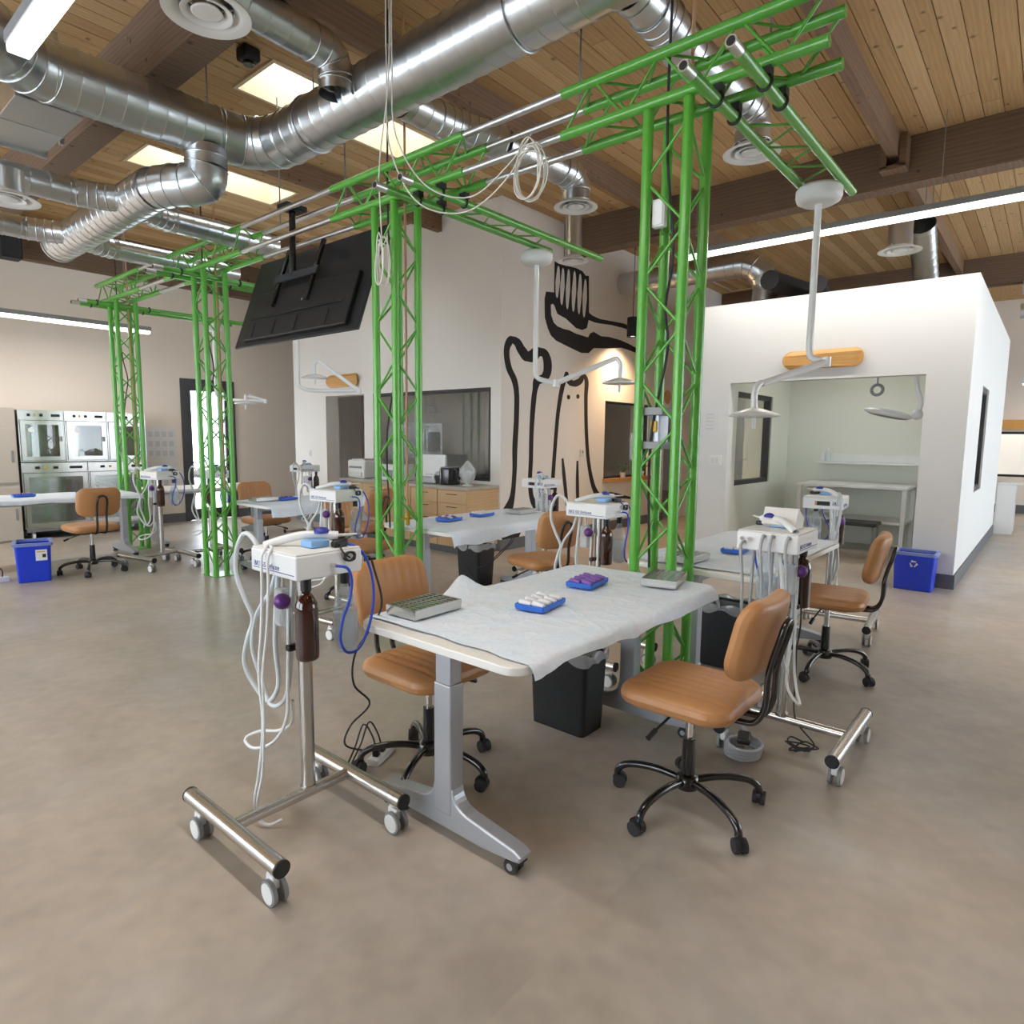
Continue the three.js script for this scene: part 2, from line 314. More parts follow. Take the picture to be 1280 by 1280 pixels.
// block with mural
struct('wall_block_front', panel('u', UA, 0.25, [WA, 10.46, 0, CEIL + 0.02], [[5.73, 8.21, 0.92, 2.165], [8.44, 9.49, 0.001, 2.17]]), M.wallWhite, 'white front wall of the inner rooms');
const mural = struct('wall_mural', panel('w', WA, 0.15, [UA + 0.25, 13.5, 0, CEIL + 0.02], [[8.88, 10.35, 0.86, 2.11], [10.95, 11.7, 0.001, 2.0]]), M.wallWhite, 'white wall painted with a black line mural');
struct('wall_block_end', panel('w', 10.31, 0.15, [UA + 0.25, 13.5, 0, CEIL + 0.02]), M.wallWhite, 'end wall of the inner rooms');
struct('wall_block_back', panel('u', 9.0, 0.12, [WA + 0.15, 8.25, 0, CEIL]), M.wallWarm, 'warm white wall seen through the window');
struct('wall_corridor', panel('u', 7.7, 0.12, [8.37, 10.31, 0, CEIL]), M.wallWhite, 'white wall seen through the doorway');
struct('wall_corridor_side', panel('w', 8.25, 0.12, [UA + 0.25, 9.0, 0, CEIL]), M.wallWhite, 'white side wall of the doorway');
struct('wall_inner', panel('w', 7.4, 0.12, [9.12, 13.5, 0, CEIL]), M.wallWhite, 'white wall seen past the sill');
struct('baseboard_block', merge([bx(UA - 0.015, UA, 0, 0.15, WA - 0.015, 8.44), bx(UA - 0.015, UA, 0, 0.15, 9.49, 10.46), bx(UA, 10.95, 0, 0.15, WA - 0.015, WA)]), M.base, 'dark grey baseboard');
function windowFrame(name, label, axis, c, [a0, a1, y0, y1], f = 0.045, depth = 0.08, mat = M.frame) {
  const g = structGroup(name, label), q = (p0, p1, h0, h1, d0, d1) => (axis === 'u' ? bx(d0, d1, h0, h1, p0, p1) : bx(p0, p1, h0, h1, d0, d1));
  part(g, 'window_frame', merge([q(a0, a1, y0, y0 + f, c, c + depth), q(a0, a1, y1 - f, y1, c, c + depth), q(a0, a0 + f, y0 + f, y1 - f, c, c + depth), q(a1 - f, a1, y0 + f, y1 - f, c, c + depth)]), mat);
  part(g, 'pane', q(a0 + f, a1 - f, y0 + f, y1 - f, c + depth / 2 - 0.003, c + depth / 2 + 0.003), M.glass);
  return g;
}
windowFrame('window_4', 'dark framed interior window over the oak counter', 'u', UA + 0.01, [5.73, 8.21, 0.92, 2.165]);
windowFrame('window_5', 'dark framed interior window in the mural wall', 'w', WA + 0.03, [8.88, 10.35, 0.86, 2.11], 0.03);
struct('trim_1', bx(8.86, 10.4, 0.80, 0.86, WA - 0.10, WA + 0.03), M.sill, 'orange stained timber window sill');
{
  // the black line mural: brush strokes with a width, read off the wall plane
  const wallPt = (x, y) => { const p = onW(x, y, WA); return new THREE.Vector2(p[0], p[1]); };
  const flat = (shape) => { const g = new THREE.ExtrudeGeometry(shape, { depth: 0.004, bevelEnabled: false, curveSegments: 6 }); return g.translate(0, 0, -WA); };
  const stroke = (pts) => {
    const c = new THREE.CatmullRomCurve3(pts.map(([x, y, w]) => { const p = wallPt(x, y); return new THREE.Vector3(p.x, p.y, w); }), false, 'centripetal');
    const n = pts.length * 6, L = [], R = [];
    for (let i = 0; i <= n; i++) {
      const p = c.getPoint(i / n), q = c.getPoint(Math.min(1, i / n + 0.004)), o = c.getPoint(Math.max(0, i / n - 0.004)), d = new THREE.Vector2(q.x - o.x, q.y - o.y).normalize(), h = p.z * (1 + 0.75 * Math.abs(d.y));
      L.push(new THREE.Vector2(p.x - d.y * h, p.y + d.x * h)); R.push(new THREE.Vector2(p.x + d.y * h, p.y - d.x * h));
    }
    return flat(new THREE.Shape([...L, ...R.reverse()]));
  };
  const k = 0.0105;
  part(mural, 'painted_bone', stroke([[634, 641, 6], [640, 622, 3], [643, 590, 2.4], [643.5, 560, 2.8], [645.5, 520, 2.8], [645.5, 490, 2.8], [642.7, 475, 3.2], [636.4, 461, 3.2], [633.3, 445, 3], [634, 433, 3.2], [639, 425, 4], [646, 428, 4.5], [652, 438, 5], [658, 445, 6], [665, 445, 6.5], [673, 440, 5.5], [680, 442, 5], [684, 451, 5.2], [684, 464, 5], [680, 472, 4.5], [671, 477, 4.5], [668.7, 487, 3], [667, 500, 3], [664.5, 535, 2.6], [663.5, 574, 2.4], [662.5, 605, 2.4], [665, 624, 2.8], [674, 639, 5]].map(([x, y, w]) => [x, y, w * k])), M.muralPaint);
  part(mural, 'painted_bone_foot', stroke([[627, 668, 2], [634, 672, 7], [643, 671, 5], [650, 663, 2]].map(([x, y, w]) => [x, y, w * k])), M.muralPaint);
  part(mural, 'painted_cat', stroke([[690, 612, 2.4], [692.6, 574, 2.3], [695, 542, 2.3], [698, 511, 2.4], [703, 483, 2.8], [706, 474, 2.4], [708, 466, 1.6], [711, 476, 3.4], [717, 479.5, 4], [724.7, 476.5, 3.6], [730, 470, 2.4], [733, 476, 2.8], [732.3, 495.6, 2.5], [733, 542, 2.4], [736, 581, 2.4], [742, 609, 3], [748, 619, 3.6], [760.6, 618, 3.6], [774, 620, 3.2], [788, 622.5, 1.5]].map(([x, y, w]) => [x, y, w * k])), M.muralPaint);
  part(mural, 'painted_cat_leg', stroke([[703, 573, 1.2], [704.5, 590, 2.1], [707.5, 620, 2.1], [708.5, 632, 1.6]].map(([x, y, w]) => [x, y, w * k])), M.muralPaint);
  part(mural, 'painted_cat_leg', stroke([[721.6, 576, 1.2], [721.6, 600, 2.1], [722, 625, 2.1], [722.5, 645, 1.8]].map(([x, y, w]) => [x, y, w * k])), M.muralPaint);
  for (const [x, y] of [[710.6, 496.4], [722.3, 495.6]]) { const p = wallPt(x, y), s = new THREE.Shape(); s.absellipse(p.x, p.y, 0.04, 0.034, 0, Math.PI * 2); part(mural, 'painted_cat_eye', flat(s), M.muralPaint); }
  const z = (X, Y) => wallPt(620 + X / 6.4, 300 + Y / 6.4);
  const outline = [[468, 170], [465, 420], [400, 412], [388, 470], [390, 620], [415, 710], [440, 765], [480, 805], [600, 865], [680, 903], [740, 905], [780, 865], [880, 868], [1000, 862], [1060, 880], [1150, 918], [1150, 880], [1060, 830], [990, 800], [900, 775], [840, 770], [780, 735], [755, 745], [735, 780], [690, 765], [640, 750], [585, 722], [540, 712], [490, 690], [460, 660], [440, 600], [437, 520], [450, 510], [465, 520], [490, 590], [560, 630], [640, 705], [690, 720], [725, 705], [740, 640], [790, 660], [830, 668], [920, 680], [1020, 705], [1120, 745], [1120, 715], [1020, 668], [900, 645], [830, 632], [770, 605], [742, 580], [742, 288], [715, 285], [690, 250], [640, 225], [600, 215], [560, 208], [500, 190]];
  const s = new THREE.Shape(outline.map(([a, b]) => z(a, b)));
  for (const [x, y0, y1] of [[493, 205, 465], [530, 222, 522], [575, 230, 556], [623, 245, 576], [668, 268, 596], [709, 310, 622]]) {
    const pts = []; for (let i = 0; i < 14; i++) { const a = i / 14 * Math.PI * 2; pts.push(z(x + Math.cos(a) * 14 + (Math.sin(a) > 0 ? -5 : 5), (y0 + y1) / 2 + Math.sign(Math.sin(a)) * Math.pow(Math.abs(Math.sin(a)), 0.5) * (y1 - y0) / 2)); }
    s.holes.push(new THREE.Path(pts));
  }
  part(mural, 'painted_comb', flat(s), M.muralPaint);
}

// exam box
const wallBox = struct('wall_exam_front', panel('u', UB, 0.15, [WB, 3.62, 0, 3.15], [[1.07, 3.12, 0.001, 2.2]]), M.wallBox, 'white front wall of the exam room');
struct('wall_exam_right', panel('w', WB, 0.15, [UB + 0.15, 13.3, 0, 3.15], [[9.25, 10.15, 0.92, 2.16]]), M.wallBox, 'white side wall of the exam room along the passage');
struct('wall_exam_left', panel('w', 3.22, 0.4, [UB + 0.15, 13.3, 0, 3.15], [[8.4, 9.75, 0.90, 2.14]]), M.wallGreen, 'pale side wall of the exam room with a window');
struct('wall_exam_back', panel('u', 10.55, 0.15, [WB + 0.15, 3.22, 0, 3.0]), M.wallGreen, 'pale green back wall of the exam room');
struct('wall_exam_end', panel('u', 13.15, 0.15, [WB + 0.15, 3.22, 0, 3.0]), M.wallBox, 'far end wall of the exam room');
{ const t = thing('ceiling_panel_light', 'flat ceiling light inside the exam room', 'light', [9.3, 2.955, 2.0]); part(t, 'housing', bx(-0.3, 0.3, 0.012, 0.044, -0.3, 0.3, 0.004), M.white); part(t, 'diffuser', bx(-0.28, 0.28, 0, 0.014, -0.28, 0.28, 0.002), M.glow); const L = new THREE.RectAreaLight(rgb(1, 0.97, 0.9), 7, 0.54, 0.54); L.rotation.x = -Math.PI / 2; L.position.y = -0.008; t.add(L); }
struct('ceiling_exam', bx(UB + 0.15, 13.3, 3.0, 3.14, WB + 0.15, 3.22), M.wallGreen, 'ceiling of the exam room');
windowFrame('window_6', 'black framed window of the exam room beside the passage', 'w', WB + 0.02, [9.25, 10.15, 0.92, 2.16], 0.06, 0.09);
windowFrame('window_7', 'black framed window inside the exam room', 'w', 3.24, [8.4, 9.75, 0.90, 2.14], 0.06, 0.09);
struct('baseboard_exam', merge([bx(UB - 0.015, UB, 0, 0.15, WB, 1.07), bx(UB - 0.015, UB, 0, 0.15, 3.12, 3.62), bx(UB - 0.015, 13.3, 0, 0.15, WB - 0.015, WB)]), M.base, 'dark grey baseboard');

// outer walls with the windows that light the room
const rightWin = [[6.2, 9.0], [9.6, 12.4], [13.0, 15.8]];
struct('wall_right', panel('w', -5.2, 0.2, [-4.2, 18.2, 0, CEIL + 0.02], rightWin.map(([a, b]) => [a, b, 0.5, 3.4])), M.wallWhite, 'white outer wall with tall windows');
rightWin.forEach(([a, b], i) => windowFrame('window_' + (9 + i), 'tall dark framed outer window', 'w', -5.12, [a, b, 0.5, 3.4], 0.06, 0.08));
const backWin = [[0.6, 3.6], [4.2, 7.2], [7.8, 10.8]];
struct('wall_back', panel('u', -4.2, 0.2, [-5.2, 11.7, 0, CEIL + 0.02], backWin.map(([a, b]) => [a, b, 0.6, 3.2])), M.wallWarm, 'outer wall with wide windows');
backWin.forEach(([a, b], i) => windowFrame('window_' + (13 + i), 'wide dark framed outer window', 'u', -4.12, [a, b, 0.6, 3.2], 0.06, 0.08));
struct('wall_passage_end', panel('u', 17.6, 0.2, [-5.2, 11.7, 0, CEIL + 0.02], [[-1.4, 1.6, 0.78, 1.75]]), M.wallWarm, 'end wall of the passage');
windowFrame('window_17', 'dark interior window at the passage end', 'u', 17.62, [-1.4, 1.6, 0.78, 1.75], 0.05);
struct('wall_passage_room', panel('u', 18.6, 0.1, [-3, 3, 0, 3]), M.wallWhite, 'room wall behind the passage window');
struct('baseboard_passage', bx(17.58, 17.6, 0, 0.18, -5, 5.4), M.base, 'dark baseboard');
struct('trim_2', bx(17.45, 17.6, 1.80, 2.0, -1.5, 1.6), M.deckboard, 'pale timber board over the passage window');

// ---------------------------------------------------------------- linear pendant lights
function pendant(axis, u, y, w, len, label) {
  const t = thing('pendant_light', label, 'light', [u, y, w], axis === 'w' ? 0 : Math.PI / 2);      // local: runs from 0 to +len along local -z turned
  const n = axis === 'w' ? 1 : -1;
  part(t, 'housing', bx(-0.05, 0.05, 0.03, 0.085, 0, -n * len, 0.004), M.grey);
  part(t, 'diffuser', bx(-0.046, 0.046, -0.012, 0.03, -n * 0.01, -n * (len - 0.01), 0.01), M.glow);
  for (const f of [0.04, 0.5, 0.96]) part(t, 'suspension_wire', rod(P(0, 0.08, -n * len * f), P(0, CEIL - y, -n * len * f), 0.003, 6), M.grey);
  const L = new THREE.RectAreaLight(rgb(1, 0.95, 0.88), LAMP, 0.09, len - 0.03); L.rotation.x = -Math.PI / 2; L.position.set(0, -0.02, n * len / 2); t.add(L); L.name = 'lamp_light';
  return t;
}
pendant('w', 0.98, 3.3, 3.95, 4.2, 'long linear pendant light hung below the angled duct');
pendant('w', 7.3, 3.62, 3.6, 5.2, 'long linear pendant light hung in front of the exam room');
pendant('u', 3.82, 2.93, 10.0, 7.0, 'linear pendant light hung above the steel kennels');
for (const w of [0.25, -0.35]) {
  const t = thing('pendant_light', w > 0 ? 'small bright ceiling lamp far down the passage' : 'second small bright ceiling lamp far down the passage', 'light', [16.2, w > 0 ? 2.66 : 2.98, w]);
  part(t, 'housing', bx(-0.1, 0.1, 0, 0.1, -0.35, 0.35, 0.01), M.white); part(t, 'diffuser', bx(-0.09, 0.09, -0.02, 0.004, -0.33, 0.33, 0.004), M.glow);
  part(t, 'suspension_wire', rod(P(0, 0.1, 0), P(0, 4.5 - t.position.y, 0), 0.004, 6), M.grey);
  const L = new THREE.RectAreaLight(rgb(1, 0.95, 0.88), LAMP * 0.6, 0.16, 0.6); L.rotation.x = -Math.PI / 2; L.position.y = -0.03; t.add(L);
}

// ---------------------------------------------------------------- ventilation
function ductPipe(t, a, b, r, name = 'pipe', mat = M.galv) {
  const d = b.clone().sub(a), len = d.length(), pts = [[r, 0]], step = 0.13;
  for (let s = step / 2; s < len; s += step) pts.push([r, s - 0.007], [r + 0.0045, s - 0.003], [r + 0.0045, s + 0.003], [r, s + 0.007]);
  pts.push([r, len]);
  const g = lathe(pts, 28); g.applyQuaternion(new THREE.Quaternion().setFromUnitVectors(new THREE.Vector3(0, 1, 0), d.normalize())); g.translate(a.x, a.y, a.z);
  return part(t, name, g, mat);
}
function ductElbow(t, pts, r) {
  const c = new THREE.CatmullRomCurve3(pts, false, 'centripetal'), n = Math.max(2, Math.round(c.getLength() / (r * 0.75))), list = [];
  const q = new THREE.TubeGeometry(c, 24, r * 1.01, 26, false);
  for (let i = 0; i <= n; i++) { const f = i / n, p = c.getPointAt(f), tan = c.getTangentAt(f), ring = new THREE.TorusGeometry(r * 1.015, 0.006, 5, 26); ring.applyQuaternion(new THREE.Quaternion().setFromUnitVectors(new THREE.Vector3(0, 0, 1), tan)); ring.translate(p.x, p.y, p.z); list.push(ring); }
  return part(t, 'elbow', merge([q, ...list]), M.galv);
}
function diffuser(u, y, w, r, label, hub) {
  const t = thing('ceiling_diffuser', label, 'vent', [u, y, w], 0, 'round white air diffusers');
  part(t, 'outer_cone', lathe([[r * 0.62, 0.032], [r * 0.72, 0.012], [r * 0.80, 0.004], [r, 0], [r, 0.006], [r * 0.8, 0.012], [r * 0.64, 0.045]], 40), M.white);
  part(t, 'middle_cone', lathe([[r * 0.40, 0.03], [r * 0.46, 0.008], [r * 0.58, 0.0], [r * 0.59, 0.005], [r * 0.5, 0.014], [r * 0.42, 0.04]], 40), M.white);
  part(t, 'centre_cone', lathe([[0, 0.0], [r * 0.30, 0.002], [r * 0.36, 0.006], [r * 0.3, 0.02], [0, 0.03]], 32), M.white);
  part(t, 'collar', lathe([[r * 0.64, 0.04], [r * 0.56, 0.06], [r * 0.56, hub]], 28), M.galv);
  for (let i = 0; i < 4; i++) { const a = i * Math.PI / 2 + 0.4; part(t, 'stay', rod(new THREE.Vector3(Math.cos(a) * r * 0.2, 0.02, Math.sin(a) * r * 0.2), new THREE.Vector3(Math.cos(a) * r * 0.7, 0.06, Math.sin(a) * r * 0.7), 0.004, 5), M.white); }
  return t;
}
{
  const t = thing('supply_duct', 'large galvanised spiral duct above the green truss', 'duct'), r = 0.185, y = 3.8, u = 2.9;
  ductPipe(t, P(u, y, -2.5), P(u, y, 4.72), r, 'main_pipe');
  ductElbow(t, [P(u, y, 4.72), P(u - 0.03, y, 4.92), P(u - 0.16, y, 5.08), P(u - 0.36, y, 5.12)], r);
  ductPipe(t, P(u - 0.36, y, 5.12), P(1.42, y, 5.12), r, 'main_pipe');
  ductElbow(t, [P(1.42, y, 5.12), P(1.30, y, 5.09), P(1.20, y, 5.02)], r);
  ductPipe(t, P(1.20, y, 5.02), P(0.1, y, 4.1), r, 'main_pipe');
  for (const w of [0.5, 2.4, 4.4]) { const ring = new THREE.TorusGeometry(r + 0.006, 0.008, 6, 30); ring.translate(u, y, -w); part(t, 'hanger_band', ring, M.galv); part(t, 'hanger_rod', rod(P(u, y + r, w), P(u, 4.52, w), 0.005, 6), M.grey); }
  part(t, 'hanger_strap', rod(P(2.45, y + r, 5.12), P(2.45, 4.5, 5.12), 0.006, 6), M.grey);
}
{
  const t = thing('branch_duct', 'galvanised branch duct dropping under the large duct towards the kennels', 'duct'), r = 0.155, y = 3.4, u = 2.2;
  ductPipe(t, P(2.42, 3.66, 5.12), P(2.42, 3.52, 5.12), 0.15, 'drop_pipe');
  ductElbow(t, [P(2.42, 3.53, 5.12), P(2.41, 3.43, 5.14), P(2.34, 3.4, 5.22), P(2.26, 3.4, 5.36), P(u, 3.4, 5.55)], 0.15);
  ductPipe(t, P(u, y, 5.5), P(u, y, 7.9), r, 'main_pipe');
  part(t, 'end_cap', (() => { const g = disc(r + 0.008, 0.03, 28); g.rotateX(Math.PI / 2); return g.translate(u, y, -7.9); })(), M.galv);
  for (const [w, s, len] of [[6.1, -1, 1.5], [7.5, -1, 1.4], [6.2, 1, 1.4], [7.6, 1, 1.7]]) {
    ductElbow(t, [P(u + s * 0.1, y, w - 0.12), P(u + s * 0.22, y, w - 0.05), P(u + s * 0.36, y, w)], 0.1);
    ductPipe(t, P(u + s * 0.36, y, w), P(u + s * len, y, w), 0.1, 'branch_pipe');
  }
}
diffuser(1.3, 3.12, 5.75, 0.2, 'round white air diffuser below the duct over the kennels', 0.2);
{
  const t = thing('branch_duct', 'galvanised branch duct joining the large duct from above', 'duct');
  ductPipe(t, P(2.66, 3.72, 3.78), P(2.66, 3.84, 3.78), 0.11, 'drop_pipe');
  ductElbow(t, [P(2.66, 3.82, 3.78), P(2.645, 3.90, 3.78), P(2.58, 3.95, 3.77), P(2.46, 3.95, 3.76)], 0.11);
  ductPipe(t, P(2.46, 3.95, 3.76), P(1.2, 3.95, 3.70), 0.11, 'branch_pipe');
}
diffuser(1.58, 3.5, 3.27, 0.2, 'round white air diffuser near the dark girder', 0.34);
{
  const t = thing('branch_duct', 'galvanised branch duct leading to the diffuser by the corner wall', 'duct');
  ductPipe(t, P(3.08, 3.8, 3.62), P(3.4, 3.8, 3.62), 0.115, 'branch_pipe');
  ductElbow(t, [P(3.4, 3.8, 3.62), P(3.6, 3.8, 3.6), P(3.78, 3.78, 3.53), P(3.95, 3.76, 3.45)], 0.118);
  ductPipe(t, P(3.95, 3.76, 3.45), P(4.62, 3.76, 3.38), 0.115, 'branch_pipe');
  ductElbow(t, [P(4.6, 3.76, 3.38), P(4.72, 3.75, 3.37), P(4.80, 3.68, 3.36), P(4.81, 3.55, 3.36)], 0.118);
}
diffuser(4.81, 3.5, 3.36, 0.19, 'round white air diffuser between the truss and the corner wall', 0.09);
{
  const t = thing('branch_duct', 'galvanised branch duct crossing above the tower beside the exam room', 'duct');
  ductPipe(t, P(3.08, 3.8, 1.85), P(3.3, 3.8, 1.85), 0.115, 'branch_pipe');
  ductElbow(t, [P(3.3, 3.8, 1.85), P(3.45, 3.8, 1.85), P(3.6, 3.76, 1.83), P(3.72, 3.74, 1.82)], 0.118);
  ductPipe(t, P(3.72, 3.74, 1.82), P(4.4, 3.74, 1.78), 0.115, 'branch_pipe');
  ductElbow(t, [P(4.4, 3.74, 1.78), P(4.52, 3.73, 1.77), P(4.60, 3.66, 1.76), P(4.61, 3.53, 1.76)], 0.118);
}
diffuser(4.61, 3.46, 1.76, 0.19, 'round white air diffuser behind the truss crossarm', 0.11);
diffuser(6.2, 3.5, 4.35, 0.17, 'round white air diffuser beside the painted comb', 0.7);
diffuser(8.15, 3.54, 1.45, 0.21, 'round white air diffuser above the exam room roof', 0.3);
{
  const t = thing('branch_duct', 'galvanised duct slanting up over the exam room roof', 'duct');
  ductPipe(t, P(8.42, 3.86, 1.30), P(9.4, 3.35, 1.35), 0.13, 'branch_pipe'); part(t, 'hanger_rod', rod(P(8.6, 3.88, 1.31), P(8.6, 4.52, 1.31), 0.006, 6), M.grey); part(t, 'hanger_rod', rod(P(9.3, 3.5, 1.345), P(9.3, 4.52, 1.345), 0.006, 6), M.grey);
}
{
  const t = thing('branch_duct', 'galvanised duct running out of the mural wall', 'duct');
  ductPipe(t, P(9.3, 3.98, WA), P(9.3, 3.98, 3.8), 0.17, 'main_pipe');
  ductElbow(t, [P(9.3, 3.98, 3.8), P(9.3, 3.97, 3.55), P(9.32, 3.88, 3.38), P(9.4, 3.68, 3.3), P(9.4, 3.45, 3.3)], 0.17);
}
{
  const t = thing('rectangular_duct', 'rectangular sheet metal duct beside the dark girder', 'duct');
  part(t, 'duct_body', bx(1.32, 1.72, 3.72, 4.05, 5.45, 6.4, 0.006), M.galv); part(t, 'flange', bx(1.30, 1.74, 3.70, 4.07, 6.38, 6.42), M.galv); part(t, 'seam', bx(1.315, 1.725, 3.715, 4.055, 5.9, 5.92), M.galv);
  part(t, 'support_strap', bx(1.72, 1.75, 3.7, 4.5, 6.0, 6.04), M.galv);
}
for (const [a, b, r, l] of [[P(8.4, 3.5, 2.9), P(13, 3.7, 2.5), 0.12, 'dark insulated pipe lying above the exam room roof'], [P(8.3, 3.35, 2.3), P(13, 3.5, 3.2), 0.1, 'black flexible duct lying above the exam room roof']]) single('roof_pipe', rod(a, b, r, 16), M.rubber, l, 'pipe');
for (const [w, y] of [[-0.2, 4.0], [-0.2, 3.62]]) single('roof_pipe', rod(P(13.4, y, -4.8), P(13.4, y, 0.6), 0.12, 20), M.galv, y > 3.8 ? 'upper galvanised duct crossing the passage ceiling' : 'lower galvanised duct crossing the passage ceiling', 'duct');
// ---------------------------------------------------------------- green truss frame
const UC = 3.2, HS = 0.11, YB = 3.19, YT = 3.41, CR = 0.0275;
const TW = [1.609, 3.834, 6.805, 9.188];
const Y1 = new THREE.Vector3(0, 1, 0), braceCache = new Map();
function brace(parent, a, b, r, mat, name = 'brace') {
  const d = b.clone().sub(a), len = d.length(), key = len.toFixed(3) + r;
  if (!braceCache.has(key)) braceCache.set(key, new THREE.CylinderGeometry(r, r, len, 6, 1));
  const m = part(parent, name, braceCache.get(key), mat);
  m.position.copy(a).add(b).multiplyScalar(0.5); m.quaternion.setFromUnitVectors(Y1, d.normalize()); return m;
}
const towerNames = ['tower with the grey outlet box', 'tower with the cord coil', 'tower by the glazed door', 'tower by the kennels'];
const towerLabels = ['green truss tower with a grey outlet box between two draped tables', 'green truss tower hung with a cord coil in front of the oak counter', 'green truss tower in front of the glazed door', 'green truss tower in front of the steel kennels'];
TW.forEach((w, k) => {
  const t = thing('truss_tower', towerLabels[k], 'truss', [UC, 0, w], 0, 'green truss towers');
  for (const [a, b] of [[-1, -1], [1, -1], [1, 1], [-1, 1]]) part(t, 'chord', rod(P(a * HS, 0.008, b * HS), P(a * HS, YB - 0.03, b * HS), CR, 16), M.green);
  part(t, 'base_plate', bx(-0.14, 0.14, 0, 0.008, -0.14, 0.14), M.green);
  const n = 12, p = 3.0 / n;
  for (let i = 0; i < n; i++) {
    const y0 = 0.08 + i * p, y1 = y0 + p * 0.94, s = i % 2 ? 1 : -1, h = HS;
    brace(t, P(-h, y0, s * h), P(-h, y1, -s * h), 0.008, M.green); brace(t, P(h, y0, -s * h), P(h, y1, s * h), 0.008, M.green);
    brace(t, P(s * h, y0, -h), P(-s * h, y1, -h), 0.008, M.green); brace(t, P(-s * h, y0, h), P(s * h, y1, h), 0.008, M.green);
  }
});
const segs = [[0.87, 2.26], [3.03, 4.47], [5.9, 7.6], [8.3, 9.72]];
segs.forEach(([w0, w1], k) => {
  const t = thing('truss_segment', ['green laced truss section over the tower beside the exam room', 'green laced truss section over the tower with the cord coil', 'green laced truss section over the tower by the glazed door', 'green laced truss section over the tower by the kennels'][k], 'truss', [UC, 0, w0], 0, 'green laced truss sections');
  const L = w1 - w0;
  for (const [a, y] of [[-1, YB], [1, YB], [1, YT], [-1, YT]]) part(t, 'chord', rod(P(a * HS, y, 0), P(a * HS, y, L), CR, 16), M.green);
  const n = Math.round(L / 0.2), p = L / n;
  for (let i = 0; i < n; i++) {
    const a = i * p + 0.01, b = (i + 1) * p - 0.01, s = i % 2;
    for (const u of [-HS, HS]) brace(t, P(u, s ? YB : YT, a), P(u, s ? YT : YB, b), 0.0075, M.green);
    for (const y of [YB, YT]) brace(t, P(s ? HS : -HS, y, a), P(s ? -HS : HS, y, b), 0.0075, M.green);
  }
});
const spanNames = ['span nearest the exam room', 'span carrying the black screen', 'short span by the kennels'];
[[2.26, 3.03], [4.47, 5.9], [7.6, 8.3]].forEach(([w0, w1], k) => {
  for (const [a, y] of [[-1, YB], [1, YB], [1, YT], [-1, YT]]) single('span_pipe', rod(P(UC + a * HS, y, w0), P(UC + a * HS, y, w1), 0.021, 14), M.alu, `bare aluminium ${y === YT ? 'upper' : 'lower'} ${a < 0 ? 'outer' : 'inner'} pipe of the truss, ${spanNames[k]}`, 'pipe', 'bare aluminium truss pipes');
});
const YA = 3.105;
const arms = [[1.135, 2.69, 4.73, 1.36, 2.73, 4.40], [3.245, 2.74, 5.05, 3.47, 2.72, 4.6], [6.765, 2.64, 4.62, 6.985, 2.66, 4.62], [9.15, 2.70, 4.9, 9.37, 2.69, 4.7]];
arms.forEach(([wa, a0, a1, wb, b0, b1], k) => {
  const t = thing('truss_crossarm', ['green ladder crossarm holding the lamp by the exam room', 'green ladder crossarm holding the lamp before the mural', 'green ladder crossarm on the tower by the glazed door', 'green ladder crossarm on the tower by the kennels'][k], 'truss', [UC, YA, wa], 0, 'green ladder crossarms');
  const d = wb - wa;
  for (const [w, p, q] of [[0, a0 - UC, a1 - UC], [d, b0 - UC, b1 - UC]]) {
    part(t, 'rail', rod(P(p + 0.09, 0, w), P(q, 0, w), 0.027, 16), M.green);
    const tip = part(t, 'bare_tip', rod(P(p, 0, w), P(p + 0.09, 0, w), 0.0255, 16), M.alu, 'bare metal tube end');
    part(tip, 'bore', rod(P(p - 0.001, 0, w), P(p + 0.01, 0, w), 0.019, 14), M.black);
    if (k < 2) for (const u of [-HS, HS]) {
      const ring = new THREE.TorusGeometry(0.031, 0.008, 6, 18); ring.rotateY(Math.PI / 2); ring.translate(u, 0, -w);
      part(t, 'clamp', merge([ring, bx(u - 0.022, u + 0.022, 0.024, 0.062, w - 0.03, w + 0.03)]), M.clamp, 'black pipe clamp');
    } else for (const u of [-0.3, 0.3]) { const ring = new THREE.TorusGeometry(0.031, 0.008, 6, 18); ring.rotateY(Math.PI / 2); ring.translate(u, 0, -w); part(t, 'clamp', ring, M.clamp); }
  }
  for (let i = 0; i < 6; i++) { const u = 0.22 + i * 0.16, s = i % 2; brace(t, P(u, 0, s ? 0 : d), P(u + 0.16, 0, s ? d : 0), 0.0065, M.green, 'rung'); }
});

